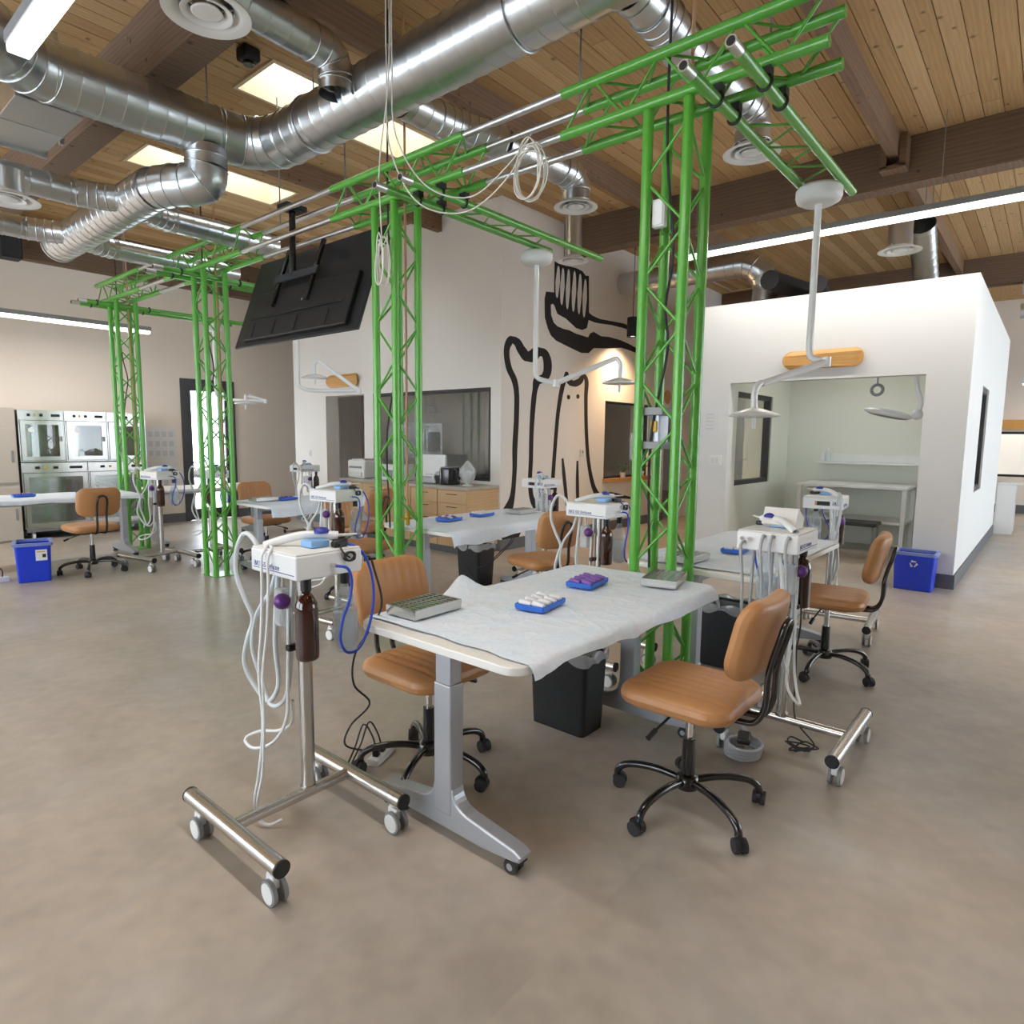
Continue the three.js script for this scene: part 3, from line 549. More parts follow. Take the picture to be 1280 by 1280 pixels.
// ---------------------------------------------------------------- hanging procedure lamps
function examLamp(label, pole, j1, j2, head, k) {
  const [pu, pw, yb] = pole, t = thing('procedure_lamp', label, 'lamp', [pu, 0, pw], 0, 'white ceiling procedure lamps');
  const v = ([u, y, w]) => P(u - pu, y, w - pw), r = 0.021;
  part(t, 'canopy', lathe([[0, 2.965], [0.09, 2.965], [0.125, 2.985], [0.135, 3.01], [0.135, 3.05], [0.12, 3.07], [0, 3.072]], 36).translate(0, 0, 0), M.white);
  part(t, 'pole', rod(P(0, yb, 0), P(0, 2.975, 0), r, 18), M.whiteGloss);
  part(t, 'elbow', cable([P(0, yb + 0.01, 0), P(0, yb - 0.03, 0).lerp(v(j1), 0.12), v(j1)], r, 14, 16), M.whiteGloss);
  part(t, 'joint', rod(v(j1).add(new THREE.Vector3(0, -0.03, 0)), v(j1).add(new THREE.Vector3(0, 0.03, 0)), r * 1.35, 16), M.whiteGloss);
  part(t, 'spring_arm', rod(v(j1), v(j2), r * 1.15, 16, r), M.whiteGloss);
  const h = v(head), top = v(j2);
  part(t, 'drop_tube', cable([top, top.clone().lerp(h, 0.12).setY(top.y + 0.005), new THREE.Vector3(h.x, top.y - 0.04, h.z), h], r * 0.95, 14, 20), M.whiteGloss);
  const R = 0.15, dish = lathe([[0, 0.03], [0.03, 0.034], [0.06, 0.026], [R * 0.8, 0.006], [R, -0.008], [R * 1.0, -0.016], [R * 0.85, -0.02], [0.05, -0.026], [0, -0.026]], 40);
  dish.translate(h.x, h.y, h.z); part(t, 'lamp_head', dish, M.whiteGloss);
  part(t, 'handle', rod(new THREE.Vector3(h.x, h.y - 0.09, h.z), new THREE.Vector3(h.x, h.y - 0.02, h.z), 0.012, 12), M.whiteGloss);
  return t;
}
examLamp('white procedure lamp hanging in front of the exam room', [4.42, 1.25, 2.07], [4.44, 2.0, 1.15], [4.05, 1.85, 1.41], [4.0, 1.665, 1.43]);
examLamp('white procedure lamp hanging in front of the mural', [4.45, 3.50, 2.06], [4.58, 1.98, 3.37], [4.94, 2.2, 3.0], [4.96, 2.0, 2.96]);
examLamp('white procedure lamp hanging beside the black screen', [4.25, 6.90, 2.08], [4.72, 2.04, 6.37], [4.44, 2.39, 6.76], [4.40, 2.20, 6.79]);
examLamp('white procedure lamp hanging in front of the far wall', [4.38, 9.26, 2.06], [4.86, 1.99, 8.75], [4.70, 2.08, 8.95], [4.58, 1.96, 8.80]);

// ---------------------------------------------------------------- black screen on the truss
{
  const wc = 5.06, t = thing('television', 'large black flat screen seen from behind, tilted under the truss', 'television', [3.05, 2.31, wc]);
  const tilt = -Math.atan2(0.30, 0.84), Wd = 0.95, Ht = 0.88;
  const tv = (g) => { g.rotateZ(tilt); return g; };
  part(t, 'back_shell', tv(bx(-0.012, 0.012, 0, Ht, -Wd, Wd, 0.006)), M.tvShell);
  part(t, 'screen', tv(bx(0.012, 0.016, 0.01, Ht - 0.01, -Wd + 0.01, Wd - 0.01)), M.screen);
  const hs = part(t, 'electronics_housing', tv(bx(-0.05, -0.01, 0.04, 0.5, -Wd * 0.86, Wd * 0.80, 0.012)), M.tvShell);
  for (const w of [-0.55, -0.1, 0.25, 0.6]) part(hs, 'rib', tv(bx(-0.056, -0.048, 0.06, 0.2, w, w + 0.02)), M.black);
  part(hs, 'ledge', tv(bx(-0.06, -0.046, 0.24, 0.255, -0.7, 0.7)), M.black);
  for (const w of [0.42, 0.98 - 0.02]) part(t, 'mount_rail', tv(bx(-0.075, -0.05, 0.32, 0.88, w - 0.62, w - 0.58)), M.blackGloss);
  part(t, 'mount_bar', tv(bx(-0.085, -0.07, 0.55, 0.62, -0.24, 0.42)), M.rubber);
  part(t, 'mount_pole', rod(P(0.14, 0.58, 0.16), P(0.15, YT - 2.31 + 0.05, 0.16), 0.028, 16), M.blackGloss);
  part(t, 'mount_head', bx(0.05, 0.25, YT - 2.31 + 0.022, YT - 2.31 + 0.07, 0.08, 0.24, 0.01), M.black);
  for (const w of [-0.1, 0.35]) for (const y of [0.34, 0.8]) { const g = rod(P(-0.06, y, w), P(-0.02, y, w), 0.012, 10); part(t, 'screw', tv(g), M.chrome); }
}

// ---------------------------------------------------------------- services on the towers
TW.forEach((w, k) => {
  single('air_pipe', cable([[UC + 0.05, 0.9, w - 0.04], [UC + 0.05, 2, w - 0.04], [UC + 0.05, 3.2, w - 0.04], [UC + 0.05, 4.5, w - 0.04]], 0.009, 8, 12), M.copper, 'copper air pipe rising inside the ' + towerNames[k], 'pipe', 'copper pipes in the towers');
  single('tower_cable', cable([[UC - 0.05, 0.8, w + 0.05], [UC - 0.06, 1.5, w + 0.06], [UC - 0.02, 2.0, w + 0.0], [UC + 0.03, 2.2, w + 0.05], [UC - 0.04, 2.45, w - 0.02], [UC - 0.05, 3.0, w + 0.03], [UC - 0.04, 4.5, w + 0.02]], 0.007, 6, 50), M.rubber, 'black power cable looping inside the ' + towerNames[k], 'cable', 'black cables in the towers');
  if (k < 2) single('air_valve', merge([rod(P(UC + 0.05, 0.82, w - 0.04), P(UC + 0.05, 0.92, w - 0.04), 0.016, 12), bx(UC - 0.02, UC + 0.09, 0.865, 0.88, w - 0.05, w - 0.03, 0.004)]), M.yellow, k ? 'yellow air valve on the tower with the cord coil' : 'yellow air valve on the tower beside the exam room', 'valve');
});
{
  const t = thing('outlet_box', 'grey outlet box mounted inside the tower beside the exam room', 'outlet', [UC, 1.5, TW[0]]);
  part(t, 'bracket', bx(-0.1, 0.1, 0.13, 0.17, -0.02, 0.10, 0.004), M.grey); part(t, 'bracket', bx(-0.1, 0.1, -0.05, -0.01, -0.02, 0.10, 0.004), M.grey);
  part(t, 'housing', bx(-0.05, 0.06, -0.02, 0.14, 0.02, 0.09, 0.006), M.silver); part(t, 'socket', bx(-0.06, -0.05, 0.04, 0.10, 0.03, 0.07, 0.004), M.yellow);
  const q = thing('junction_box', 'white junction box strapped in the tower beside the exam room', 'outlet', [UC - 0.07, 2.66, TW[0] + 0.05]);
  part(q, 'housing', bx(-0.02, 0.02, -0.07, 0.07, -0.035, 0.035, 0.008), M.white); part(q, 'cover', bx(-0.026, -0.02, -0.06, 0.06, -0.028, 0.028, 0.003), M.white);
}
// white cords
function coil(u, y, w, ry, rw, turns, r, tail, squeeze = 1) {
  const pts = [];
  for (let i = 0; i <= turns * 14; i++) { const a = i / 14 * Math.PI * 2, k = 1 + 0.10 * Math.sin(i * 0.37) + 0.05 * Math.sin(i * 1.7); pts.push(P(u + 0.03 * Math.sin(i * 0.21) * squeeze, y + Math.cos(a) * ry * k - (1 - k) * 0.1, w + Math.sin(a) * rw * k)); }
  return cable([...tail.map((p) => P(...p)), ...pts], r, 6, pts.length * 3);
}
single('cord_coil', coil(3.02, 3.02, 2.44, 0.15, 0.1, 6, 0.0045, []), M.cord, 'white cord coil tied over the bare truss pipes', 'cord');
single('cord_coil', coil(2.97, 2.72, 3.72, 0.16, 0.05, 6, 0.0045, [[2.6, 4.5, 3.16], [2.62, 3.6, 3.2], [2.72, 3.2, 3.42], [2.92, 2.95, 3.66]]), M.cord, 'white cord coil hanging from the ceiling against the tower', 'cord');
single('hanging_cord', cable([[2.58, 4.5, 3.1], [2.6, 3.7, 3.14], [2.68, 3.3, 3.2], [2.84, 3.04, 3.1], [3.0, 2.98, 2.9], [3.02, 3.1, 2.6], [3.04, 3.22, 2.46]], 0.0045, 6, 60), M.cord, 'white cord swagging from the ceiling to the coil on the truss', 'cord');
single('hanging_cord', cable([[2.63, 4.5, 3.22], [2.64, 3.7, 3.24], [2.7, 3.25, 3.28], [2.84, 2.96, 3.18], [3.0, 2.9, 2.95], [3.02, 3.02, 2.62], [3.04, 3.24, 2.44]], 0.0045, 6, 60), M.cord, 'lower white cord swagging from the ceiling to the coil on the truss', 'cord');
for (const [w, l] of [[1.2, 'above the crossarm by the exam room'], [2.3, 'at the bare pipes with the tied cord coil'], [4.6, 'at the end of the section with the hanging cords'], [5.6, 'beside the black screen mount'], [7.3, 'above the tower by the glazed door'], [9.4, 'above the tower by the kennels']]) single('hanger_rod', rod(P(UC + HS, YT + 0.02, w), P(UC + HS, 4.52, w), 0.006, 6), M.grey, 'thin steel truss hanger rod ' + l, 'rod', 'truss hanger rods');
{
  const t = thing('pendant_lamp', 'black cylinder pendant lamp in front of the mural', 'lamp', [9.1, 3.1, 5.22]);
  part(t, 'shade', lathe([[0.0, 0.30], [0.085, 0.30], [0.09, 0.29], [0.09, 0.0], [0.082, 0.0], [0.082, 0.27], [0, 0.275]], 28), M.black); part(t, 'cord', rod(P(0, 0.3, 0), P(0, 1.42, 0), 0.006, 6), M.black);
  part(t, 'bulb', disc(0.07, 0.02).translate(0, 0.03, 0), M.glow);
  const L = new THREE.SpotLight(rgb(1, 0.66, 0.38), 14, 0, 1.25, 1); L.shadow.radius = 4; L.castShadow = true; L.position.set(0, -0.01, 0); L.target.position.set(0, -2, 0); t.add(L); t.add(L.target);
}
{
  const t = thing('wall_speaker', 'black loudspeaker high on the far wall', 'speaker', [2.5, 3.85, 11.05]); part(t, 'cabinet', bx(-0.12, 0.12, 0, 0.36, -0.1, 0.15, 0.02), M.black); part(t, 'bracket', bx(-0.03, 0.03, 0.14, 0.22, 0.15, 0.45), M.black); part(t, 'grille', bx(-0.1, 0.1, 0.03, 0.33, -0.108, -0.1), M.rubber);
  const q = thing('ceiling_sensor', 'small black sensor box on the ceiling planks', 'sensor', [2.78, 4.42, 5.1]); part(q, 'housing', bx(-0.07, 0.07, 0, 0.1, -0.07, 0.07, 0.02), M.black); part(q, 'lens', disc(0.04, 0.03).translate(0, -0.008, 0), M.blackGloss);
}

// ---------------------------------------------------------------- tables
const TH = 0.775;
function table(label, u0, u1, w0, w1) {
  const L = u1 - u0, D = w1 - w0, t = thing('work_table', label, 'table', [(u0 + u1) / 2, 0, (w0 + w1) / 2], 0, 'white wheeled work tables');
  const s = new THREE.Shape(), r = 0.07, x = L / 2, y = D / 2;
  s.moveTo(-x + r, -y); s.lineTo(x - r, -y); s.absarc(x - r, -y + r, r, -Math.PI / 2, 0); s.lineTo(x, y - r); s.absarc(x - r, y - r, r, 0, Math.PI / 2); s.lineTo(-x + r, y); s.absarc(-x + r, y - r, r, Math.PI / 2, Math.PI); s.lineTo(-x, -y + r); s.absarc(-x + r, -y + r, r, Math.PI, Math.PI * 1.5);
  const g = new THREE.ExtrudeGeometry(s, { depth: 0.022, bevelEnabled: true, bevelThickness: 0.004, bevelSize: 0.004, bevelSegments: 2, curveSegments: 8 }); g.rotateX(-Math.PI / 2); g.translate(0, TH - 0.026, 0);
  part(t, 'table_top', g, M.tableTop);
  part(t, 'under_beam', bx(-L / 2 + 0.1, L / 2 - 0.1, TH - 0.09, TH - 0.035, -0.03, 0.03), M.silver);
  for (const e of [-1, 1]) {
    const uc = e * (L / 2 - 0.1);
    part(t, 'column', merge([bx(uc - 0.035, uc + 0.035, 0.1, TH - 0.17, -0.045, 0.045, 0.008), bx(uc - 0.03, uc + 0.03, TH - 0.2, TH - 0.035, -0.04, 0.04, 0.006)]), M.silver);
    const f = new THREE.Shape(), h = D / 2 - 0.05;
    f.moveTo(-h, 0.068); f.lineTo(-h + 0.02, 0.064); f.lineTo(-0.2, 0.05); f.lineTo(0.2, 0.05); f.lineTo(h - 0.02, 0.064); f.lineTo(h, 0.068); f.lineTo(h + 0.005, 0.082); f.lineTo(h - 0.02, 0.094); f.lineTo(0.12, 0.125); f.quadraticCurveTo(0.05, 0.14, 0.045, 0.2); f.lineTo(-0.045, 0.2); f.quadraticCurveTo(-0.05, 0.14, -0.12, 0.125); f.lineTo(-h + 0.02, 0.094); f.lineTo(-h - 0.005, 0.082); f.closePath();
    const fg = new THREE.ExtrudeGeometry(f, { depth: 0.05, bevelEnabled: true, bevelThickness: 0.006, bevelSize: 0.006, bevelSegments: 2, curveSegments: 6 }); fg.rotateY(Math.PI / 2); fg.translate(uc - 0.025, 0, 0);
    part(t, 'foot', fg, M.silver);
    for (const q of [-1, 1]) {
      const c = part(t, 'caster', merge([rod(P(uc, 0.04, q * (h - 0.03)), P(uc, 0.068, q * (h - 0.03)), 0.014, 10), bx(uc - 0.027, uc + 0.027, 0.045, 0.060, q * (h - 0.03) - 0.03, q * (h - 0.03) + 0.03, 0.005)]), M.blackPlastic);
      for (const s of [-1, 1]) { const wz = q * (h - 0.03) + 0.012, wh = part(c, 'wheel', rod(P(uc + s * 0.006, 0.027, wz), P(uc + s * 0.023, 0.027, wz), 0.027, 20), M.rubber); part(wh, 'hub_disc', rod(P(uc + s * 0.0225, 0.027, wz), P(uc + s * 0.0245, 0.027, wz), 0.013, 16), M.silver); }
    }
  }
  return t;
}
const tables = [
  ['white wheeled work table with two amber chairs and the black bin under it', 1.50, 3.05, 1.23, 2.06],
  ['white wheeled work table between the tower and the exam room', 3.38, 5.05, 1.13, 1.95],
  ['white wheeled work table in front of the oak counter', 3.38, 4.98, 3.45, 4.28],
  ['white wheeled work table behind the tower by the glazed door', 3.38, 4.95, 6.1, 6.92],
  ['white wheeled work table in front of the steel kennels', 1.40, 3.05, 8.42, 9.25],
  ['white wheeled work table against the far wall side', 3.38, 4.95, 8.85, 9.6],
];
const tableObjs = tables.map((a) => table(...a));
// disposable sheet laid over a table: flat on top, bending down past the edges
function sheet(label, u0, u1, w0, w1, [ou0, ou1, ow0, ow1], sd, res = 0.022) {
  const L = u1 - u0, D = w1 - w0, nu = Math.round((L + ou0 + ou1) / res), nw = Math.round((D + ow0 + ow1) / res), pos = [], uv = [], idx = [];
  const nz = (x, y, f, k) => fbm(x * f + 40, y * f + 40, 4096, 3, sd + k) - 0.5;
  for (let j = 0; j <= nw; j++) for (let i = 0; i <= nu; i++) {
    let a = -ou0 + (L + ou0 + ou1) * i / nu, b = -ow0 + (D + ow0 + ow1) * j / nw;
    a += (i === 0 || i === nu ? nz(b, 3, 5, 9) * 0.05 : 0) ; 
    const rag = 1 + nz(a, b, 2.2, 5) * 0.9;
    const da = a < 0 ? -a : a > L ? a - L : 0, db = b < 0 ? -b : b > D ? b - D : 0, sa = a < 0 ? -1 : 1, sb = b < 0 ? -1 : 1;
    const dd = Math.max(da, db), d = (da + db * 1) * rag, R = 0.018;
    let x = Math.min(L, Math.max(0, a)), z = Math.min(D, Math.max(0, b));
    // round the hanging corners so that the sheet follows the table top's rounded corner
    const cr = 0.07, cx = Math.max(0, cr - x, x - (L - cr)), cz = Math.max(0, cr - z, z - (D - cr));
    if (cx > 0 && cz > 0) { const l = Math.hypot(cx, cz); if (l > cr) { const f = cr / l; x = x < L / 2 ? cr - cx * f : L - cr + cx * f; z = z < D / 2 ? cr - cz * f : D - cr + cz * f; } }
    const out = d > 0 ? R * (1 - Math.exp(-d / R)) + Math.min(0.03, d * 0.22) * (1 + nz(a * 1.0, b * 1.0, 9, 2) * 1.8) : 0;
    const drop = d > 0 ? Math.max(0, d - R * (1 - Math.exp(-d / R)) * 0.75) : 0;
    const len = Math.hypot(da, db) || 1;
    x += sa * out * da / len; z += sb * out * db / len;
    const ridge = Math.abs(nz(a, b, 3.1, 1)) ;
    let y = 0.006 + 0.009 * Math.max(0, nz(a, b, 6, 3) + 0.1) + 0.010 * Math.max(0, 0.10 - ridge) * 5 * Math.max(0, 0.5 + nz(a, b, 1.7, 4)) ;
    y -= drop;
    if (sd === 900) { const k = Math.exp(-(((a - 0.60) / 0.09) ** 2 + ((b - D - 0.02) / 0.07) ** 2)); y += k * 0.085; }
    pos.push(x, y, -z); uv.push(a, b);
  }
  for (let j = 0; j < nw; j++) for (let i = 0; i < nu; i++) { const p = j * (nu + 1) + i, q = p + 1, r = p + nu + 1, s = r + 1; idx.push(p, q, r, q, s, r); }
  const g = new THREE.BufferGeometry(); g.setAttribute('position', new THREE.Float32BufferAttribute(pos, 3)); g.setAttribute('uv', new THREE.Float32BufferAttribute(uv, 2)); g.setIndex(idx); g.computeVertexNormals();
  const m = single('table_drape', g, M.drape, label, 'cloth', 'pale blue disposable table drapes'); m.position.set(u0, TH, -w0); return m;
}
const drapeLabels = ['crinkled pale blue drape on the table with the steel cassettes', 'crinkled pale drape on the table between tower and exam room', 'crinkled pale blue drape on the table before the oak counter', 'crinkled pale blue drape on the table behind the tower by the glazed door', 'crinkled pale blue drape on the table before the kennels'];
const over = [[-0.05, 0.09, 0.065, 0.03], [-0.05, 0.06, 0.0, 0.02], [0.02, 0.04, 0.10, 0.01], [0.0, 0.04, 0.12, 0.01], [0.02, 0.03, 0.07, 0.02]];
over.forEach((o, i) => sheet(drapeLabels[i], ...tables[i].slice(1), o, 900 + i * 13, i ? 0.035 : 0.02));

// ---------------------------------------------------------------- chairs
function chair(label, [u, w], turn) {
  const t = thing('task_chair', label, 'chair', [u, 0, w], turn, 'amber task chairs');
  const seat = cushion(0.47, 0.46, 0.085, 0.10, [-0.15, -0.10, -0.05, 0, 0.05, 0.10, 0.15], 0.006); seat.translate(0, 0.495, 0);
  part(t, 'seat', seat, M.leather);
  const back = cushion(0.42, 0.31, 0.075, 0.09, [-0.15, -0.1, -0.05, 0, 0.05, 0.10, 0.15], 0.006, 0.03);
  back.rotateX(-Math.PI / 2 + 0.0); back.rotateX(0); // sewn face towards -z (the sitter)
  back.rotateX(0.22); back.translate(0, 0.785, 0.272);
  part(t, 'backrest', back, M.leather);
  part(t, 'seat_pan', bx(-0.13, 0.13, 0.435, 0.458, -0.13, 0.13, 0.008), M.blackPlastic);
  const zb = 0.285, h = 0.045;
  part(t, 'back_bracket', cable([P(-h, 0.448, 0.0), P(-h, 0.448, -0.2), P(-h, 0.46, -0.27), P(-h, 0.52, -0.303), P(-h, 0.66, -0.312), P(-h, 0.80, -0.346), P(-h * 0.75, 0.842, -0.355), P(0, 0.858, -0.359), P(h * 0.75, 0.842, -0.355), P(h, 0.80, -0.346), P(h, 0.66, -0.312), P(h, 0.52, -0.303), P(h, 0.46, -0.27), P(h, 0.448, -0.2), P(h, 0.448, 0.0)], 0.0115, 10, 110), M.blackGloss, 'black bent tube back support');
  part(t, 'gas_lift', rod(P(0, 0.28, 0), P(0, 0.44, 0), 0.016, 16), M.chrome);
  part(t, 'lift_cover', rod(P(0, 0.10, 0), P(0, 0.30, 0), 0.028, 16, 0.025), M.blackGloss);
  const hub = part(t, 'hub', lathe([[0, 0.085], [0.045, 0.088], [0.05, 0.11], [0.045, 0.135], [0.026, 0.15], [0, 0.15]], 20), M.blackGloss);
  for (let i = 0; i < 5; i++) {
    const a = (26 + 72 * i) * Math.PI / 180, c = Math.cos(a), s = Math.sin(a), q = (r, y) => P(c * r, y, s * r);
    const leg = part(t, 'leg', cable([q(0.03, 0.118), q(0.12, 0.128), q(0.21, 0.122), q(0.27, 0.105), q(0.30, 0.08), q(0.305, 0.058)], 0.0155, 10, 26), M.blackGloss);
    const k = a + 0.5 + i * 1.3, du = Math.cos(k) * 0.016, dw = Math.sin(k) * 0.016, fu = -Math.sin(k) * 0.012, fw = Math.cos(k) * 0.012, b = q(0.305, 0.028), o = (d, y) => new THREE.Vector3(b.x + fu + du * d, y, b.z - fw - dw * d);
    const cs = part(t, 'caster', merge([rod(q(0.305, 0.03), q(0.305, 0.066), 0.011, 10), rod(o(-0.5, 0.036), o(0.5, 0.036), 0.0305, 16)]), M.blackPlastic);
    part(cs, 'wheel', rod(o(-1.5, 0.0275), o(-0.5, 0.0275), 0.0275, 18), M.rubber); part(cs, 'wheel', rod(o(0.5, 0.0275), o(1.5, 0.0275), 0.0275, 18), M.rubber);
  }
  const lv = part(t, 'lever', cable([P(-0.03, 0.43, 0.02), P(-0.1, 0.42, 0.03), P(-0.2, 0.385, 0.05)], 0.005, 8, 12), M.blackPlastic); part(lv, 'grip', rod(P(-0.2, 0.385, 0.05), P(-0.245, 0.365, 0.058), 0.011, 10), M.blackPlastic);
  return t;
}
const ch0 = chair('amber leather task chair turned towards the table with the steel cassettes', [2.37, 1.04], 0);
dup(ch0, [4.46, 0, 1.05], 0.10, 'amber leather task chair beside the table near the exam room');
dup(ch0, [1.87, 0, 2.05], Math.PI, 'amber leather task chair pushed under the far side of the cassette table');
dup(ch0, [4.16, 0, 3.18], -0.3, 'amber leather task chair at the table before the oak counter');
dup(ch0, [2.32, 0, 7.92], 0.05, 'amber leather task chair at the table before the kennels');
dup(ch0, [3.95, 0, 7.2], Math.PI, 'amber leather task chair behind the tower by the glazed door');
dup(ch0, [3.60, 0, 4.85], Math.PI + 0.2, 'amber leather task chair behind the tower with the cord coil');
dup(ch0, [4.35, 0, 5.85], 0.2, 'amber leather task chair at the table by the glazed door');
// ---------------------------------------------------------------- dental carts (local: pole at the origin, lettered side towards -u)
const amberBottle = lathe([[0, 0], [0.036, 0], [0.041, 0.006], [0.042, 0.02], [0.042, 0.185], [0.038, 0.21], [0.026, 0.235], [0.017, 0.245], [0.0165, 0.262], [0, 0.262]], 28);
const petBottle = lathe([[0.0, 0.012], [0.02, 0.006], [0.032, 0.0], [0.043, 0.012], [0.047, 0.04], [0.047, 0.14], [0.045, 0.17], [0.034, 0.215], [0.018, 0.245], [0.013, 0.255], [0.013, 0.27]], 28);
const petWater = lathe([[0, 0.016], [0.03, 0.014], [0.043, 0.04], [0.043, 0.15], [0, 0.152]], 24);
function cart(label, [u, w], turn, front, overSide = false) {
  const t = thing('dental_cart', label, 'cart', [u, 0, w], turn, 'white dental unit carts');
  const yT = 0.135, R = 0.0285;
  for (const x of [-0.31, 0.19]) {
    const tb = part(t, 'base_tube', rod(P(x, yT, -0.33), P(x, yT, 0.31), R, 20), M.steel);
    for (const e of [-0.335, 0.315]) part(tb, 'end_cap', rod(P(x, yT, e - 0.004), P(x, yT, e + 0.004), R + 0.001, 20), M.blackPlastic);
    for (const e of [-0.27, 0.25]) {
      const c = part(t, 'caster', merge([rod(P(x, 0.085, e), P(x, yT - R + 0.004, e), 0.012, 10), bx(x - 0.013, x + 0.013, 0.05, 0.095, e - 0.035, e + 0.014, 0.006)]), M.white);
      for (const s of [-1, 1]) { const wh = part(c, 'wheel', rod(P(x + s * 0.012, 0.042, e - 0.02), P(x + s * 0.026, 0.042, e - 0.02), 0.042, 24), M.grey); part(wh, 'hub_disc', rod(P(x + s * 0.0255, 0.042, e - 0.02), P(x + s * 0.0285, 0.042, e - 0.02), 0.034, 24), M.white); }
    }
  }
  part(t, 'cross_tube', rod(P(-0.31, yT, 0), P(0.19, yT, 0), 0.022, 18), M.steel);
  part(t, 'pole', rod(P(0, yT + 0.01, 0), P(0, 0.99, 0), 0.0265, 22), M.steel);
  part(t, 'pole_collar', rod(P(0, yT + 0.015, 0), P(0, yT + 0.03, 0), 0.031, 22), M.steel);
  const unit = part(t, 'unit_case', bx(-0.09, 0.19, 0.99, 1.078, -0.105, 0.21, 0.008), M.whiteGloss);
  part(unit, 'lid', bx(-0.086, 0.186, 1.078, 1.084, -0.10, 0.205, 0.003), M.white);
  part(unit, 'stripe', bx(-0.0912, -0.0898, 1.007, 1.0095, -0.09, 0.19), M.ink);
  const tg = text('iM3 GS Deluxe', 0.019); tg.rotateY(-Math.PI / 2); tg.translate(-0.0895, 1.014, -0.188); part(unit, 'lettering', tg, M.ink);
  if (front === 'display') {
    part(unit, 'display', bx(0.0, 0.09, 1.018, 1.05, 0.2095, 0.2115), M.black); part(unit, 'lamp_window', bx(0.09, 0.105, 1.018, 1.05, 0.2095, 0.2115), M.copper);
    const t2 = text('iM3', 0.028); t2.rotateY(Math.PI); t2.translate(-0.015, 1.021, -0.2098); part(unit, 'lettering', t2, M.ink);
  } else {
    for (const x of [0.16, 0.125]) part(unit, 'knob', rod(P(x, 1.045, 0.208), P(x, 1.045, 0.225), 0.009, 14), M.chrome);
    for (const [x, k] of [[0.15, 0], [0.06, 1], [0.02, 2], [-0.05, 3]]) part(t, 'handpiece_hose', cable([P(x, 1.05 - (k ? 0 : 0.03), 0.19), P(x, 1.07 - (k ? 0 : 0.04), 0.225), P(x + 0.005, 1.02, 0.245), P(x - 0.01, 0.86, 0.25), P(x - 0.015, 0.66, 0.245), P(x - 0.01, 0.50 + k * 0.03, 0.2), P(x, 0.6, 0.12), P(x, 0.985, 0.08)], 0.0075, 8, 50), M.hoseGrey);
    part(unit, 'sloped_tray', (() => { const g = bx(-0.03, 0.13, 0, 0.09, -0.04, 0.07, 0.004); g.rotateX(0.5); return g.translate(0.0, 1.07, -0.0); })(), M.offwhite);
  }
  // connectors and bottles under the near edge
  part(unit, 'connector', rod(P(0.055, 1.03, -0.104), P(0.055, 1.03, -0.13), 0.009, 12), M.chrome);
  const cap = (x, ww, r = 0.019) => rod(P(x, 0.945, ww), P(x, 0.992, ww), r, 18);
  const b1 = part(t, 'amber_bottle', amberBottle.clone().translate(-0.035, 0.69, 0.075), M.amber, 'dark amber glass bottle'); part(b1, 'cap', cap(-0.035, -0.075), M.blackPlastic);
  const b2 = part(t, 'water_bottle', petBottle.clone().translate(0.135, 0.68, 0.07), M.clear, 'clear plastic water bottle'); part(b2, 'cap', cap(0.135, -0.07, 0.018), M.blackPlastic); part(b2, 'water', petWater.clone().translate(0.135, 0.68, 0.07), M.clear);
  const jar = part(t, 'hanging_jar', bx(-0.055, -0.005, 0.78, 0.93, 0.06, 0.12, 0.012), M.film, 'translucent hanging container'); part(jar, 'purple_knob', new THREE.SphereGeometry(0.03, 18, 14).translate(-0.062, 0.89, -0.045), M.purple, 'round purple bulb');
  part(t, 'jar_hook', rod(P(-0.03, 0.93, 0.09), P(-0.03, 0.99, 0.09), 0.006, 8), M.steel);
  part(t, 'bottle_clip', bx(-0.06, -0.01, 0.70, 0.725, 0.01, 0.04, 0.008), M.blackPlastic);
  // on the lid
  part(t, 'handpiece', cable([P(-0.06, 1.086, 0.16), P(-0.02, 1.105, 0.12), P(0.04, 1.125, 0.06), P(0.10, 1.125, 0.02), P(0.15, 1.12, -0.01)], 0.016, 12, 40), M.whiteGloss, 'white curved handpiece');
  part(t, 'handpiece_tip', rod(P(0.15, 1.12, -0.01), P(0.21, 1.125, -0.05), 0.007, 10, 0.003), M.offwhite);
  part(t, 'blue_cap', (() => { const g = new THREE.SphereGeometry(0.03, 20, 10, 0, Math.PI * 2, 0, Math.PI / 2); g.scale(1.1, 0.75, 1); return g.translate(0.10, 1.132, -0.025); })(), M.navy, 'blue domed cap');
  part(t, 'cradle', bx(0.02, 0.10, 1.085, 1.112, -0.03, 0.045, 0.006), M.lightBlue, 'light blue cradle');
  part(t, 'plug', bx(0.09, 0.15, 1.085, 1.108, -0.075, -0.045, 0.006), M.blackPlastic); part(t, 'plug', bx(0.125, 0.18, 1.085, 1.106, -0.035, -0.005, 0.006), M.blackPlastic);
  part(t, 'cable_bundle', cable([...Array(36)].map((_, i) => { const a = i * 0.9; return P(0.125 + Math.cos(a) * (0.022 + 0.006 * Math.sin(i)), 1.055 + Math.sin(a) * 0.016, -0.118 - 0.004 * Math.sin(i * 1.7)); }), 0.004, 6, 150), M.rubber);
  part(t, 'plug_lead', cable([P(0.12, 1.095, -0.07), P(0.10, 1.085, -0.10), P(0.10, 1.07, -0.118), P(0.125, 1.05, -0.12)], 0.0035, 6, 20), M.rubber); 
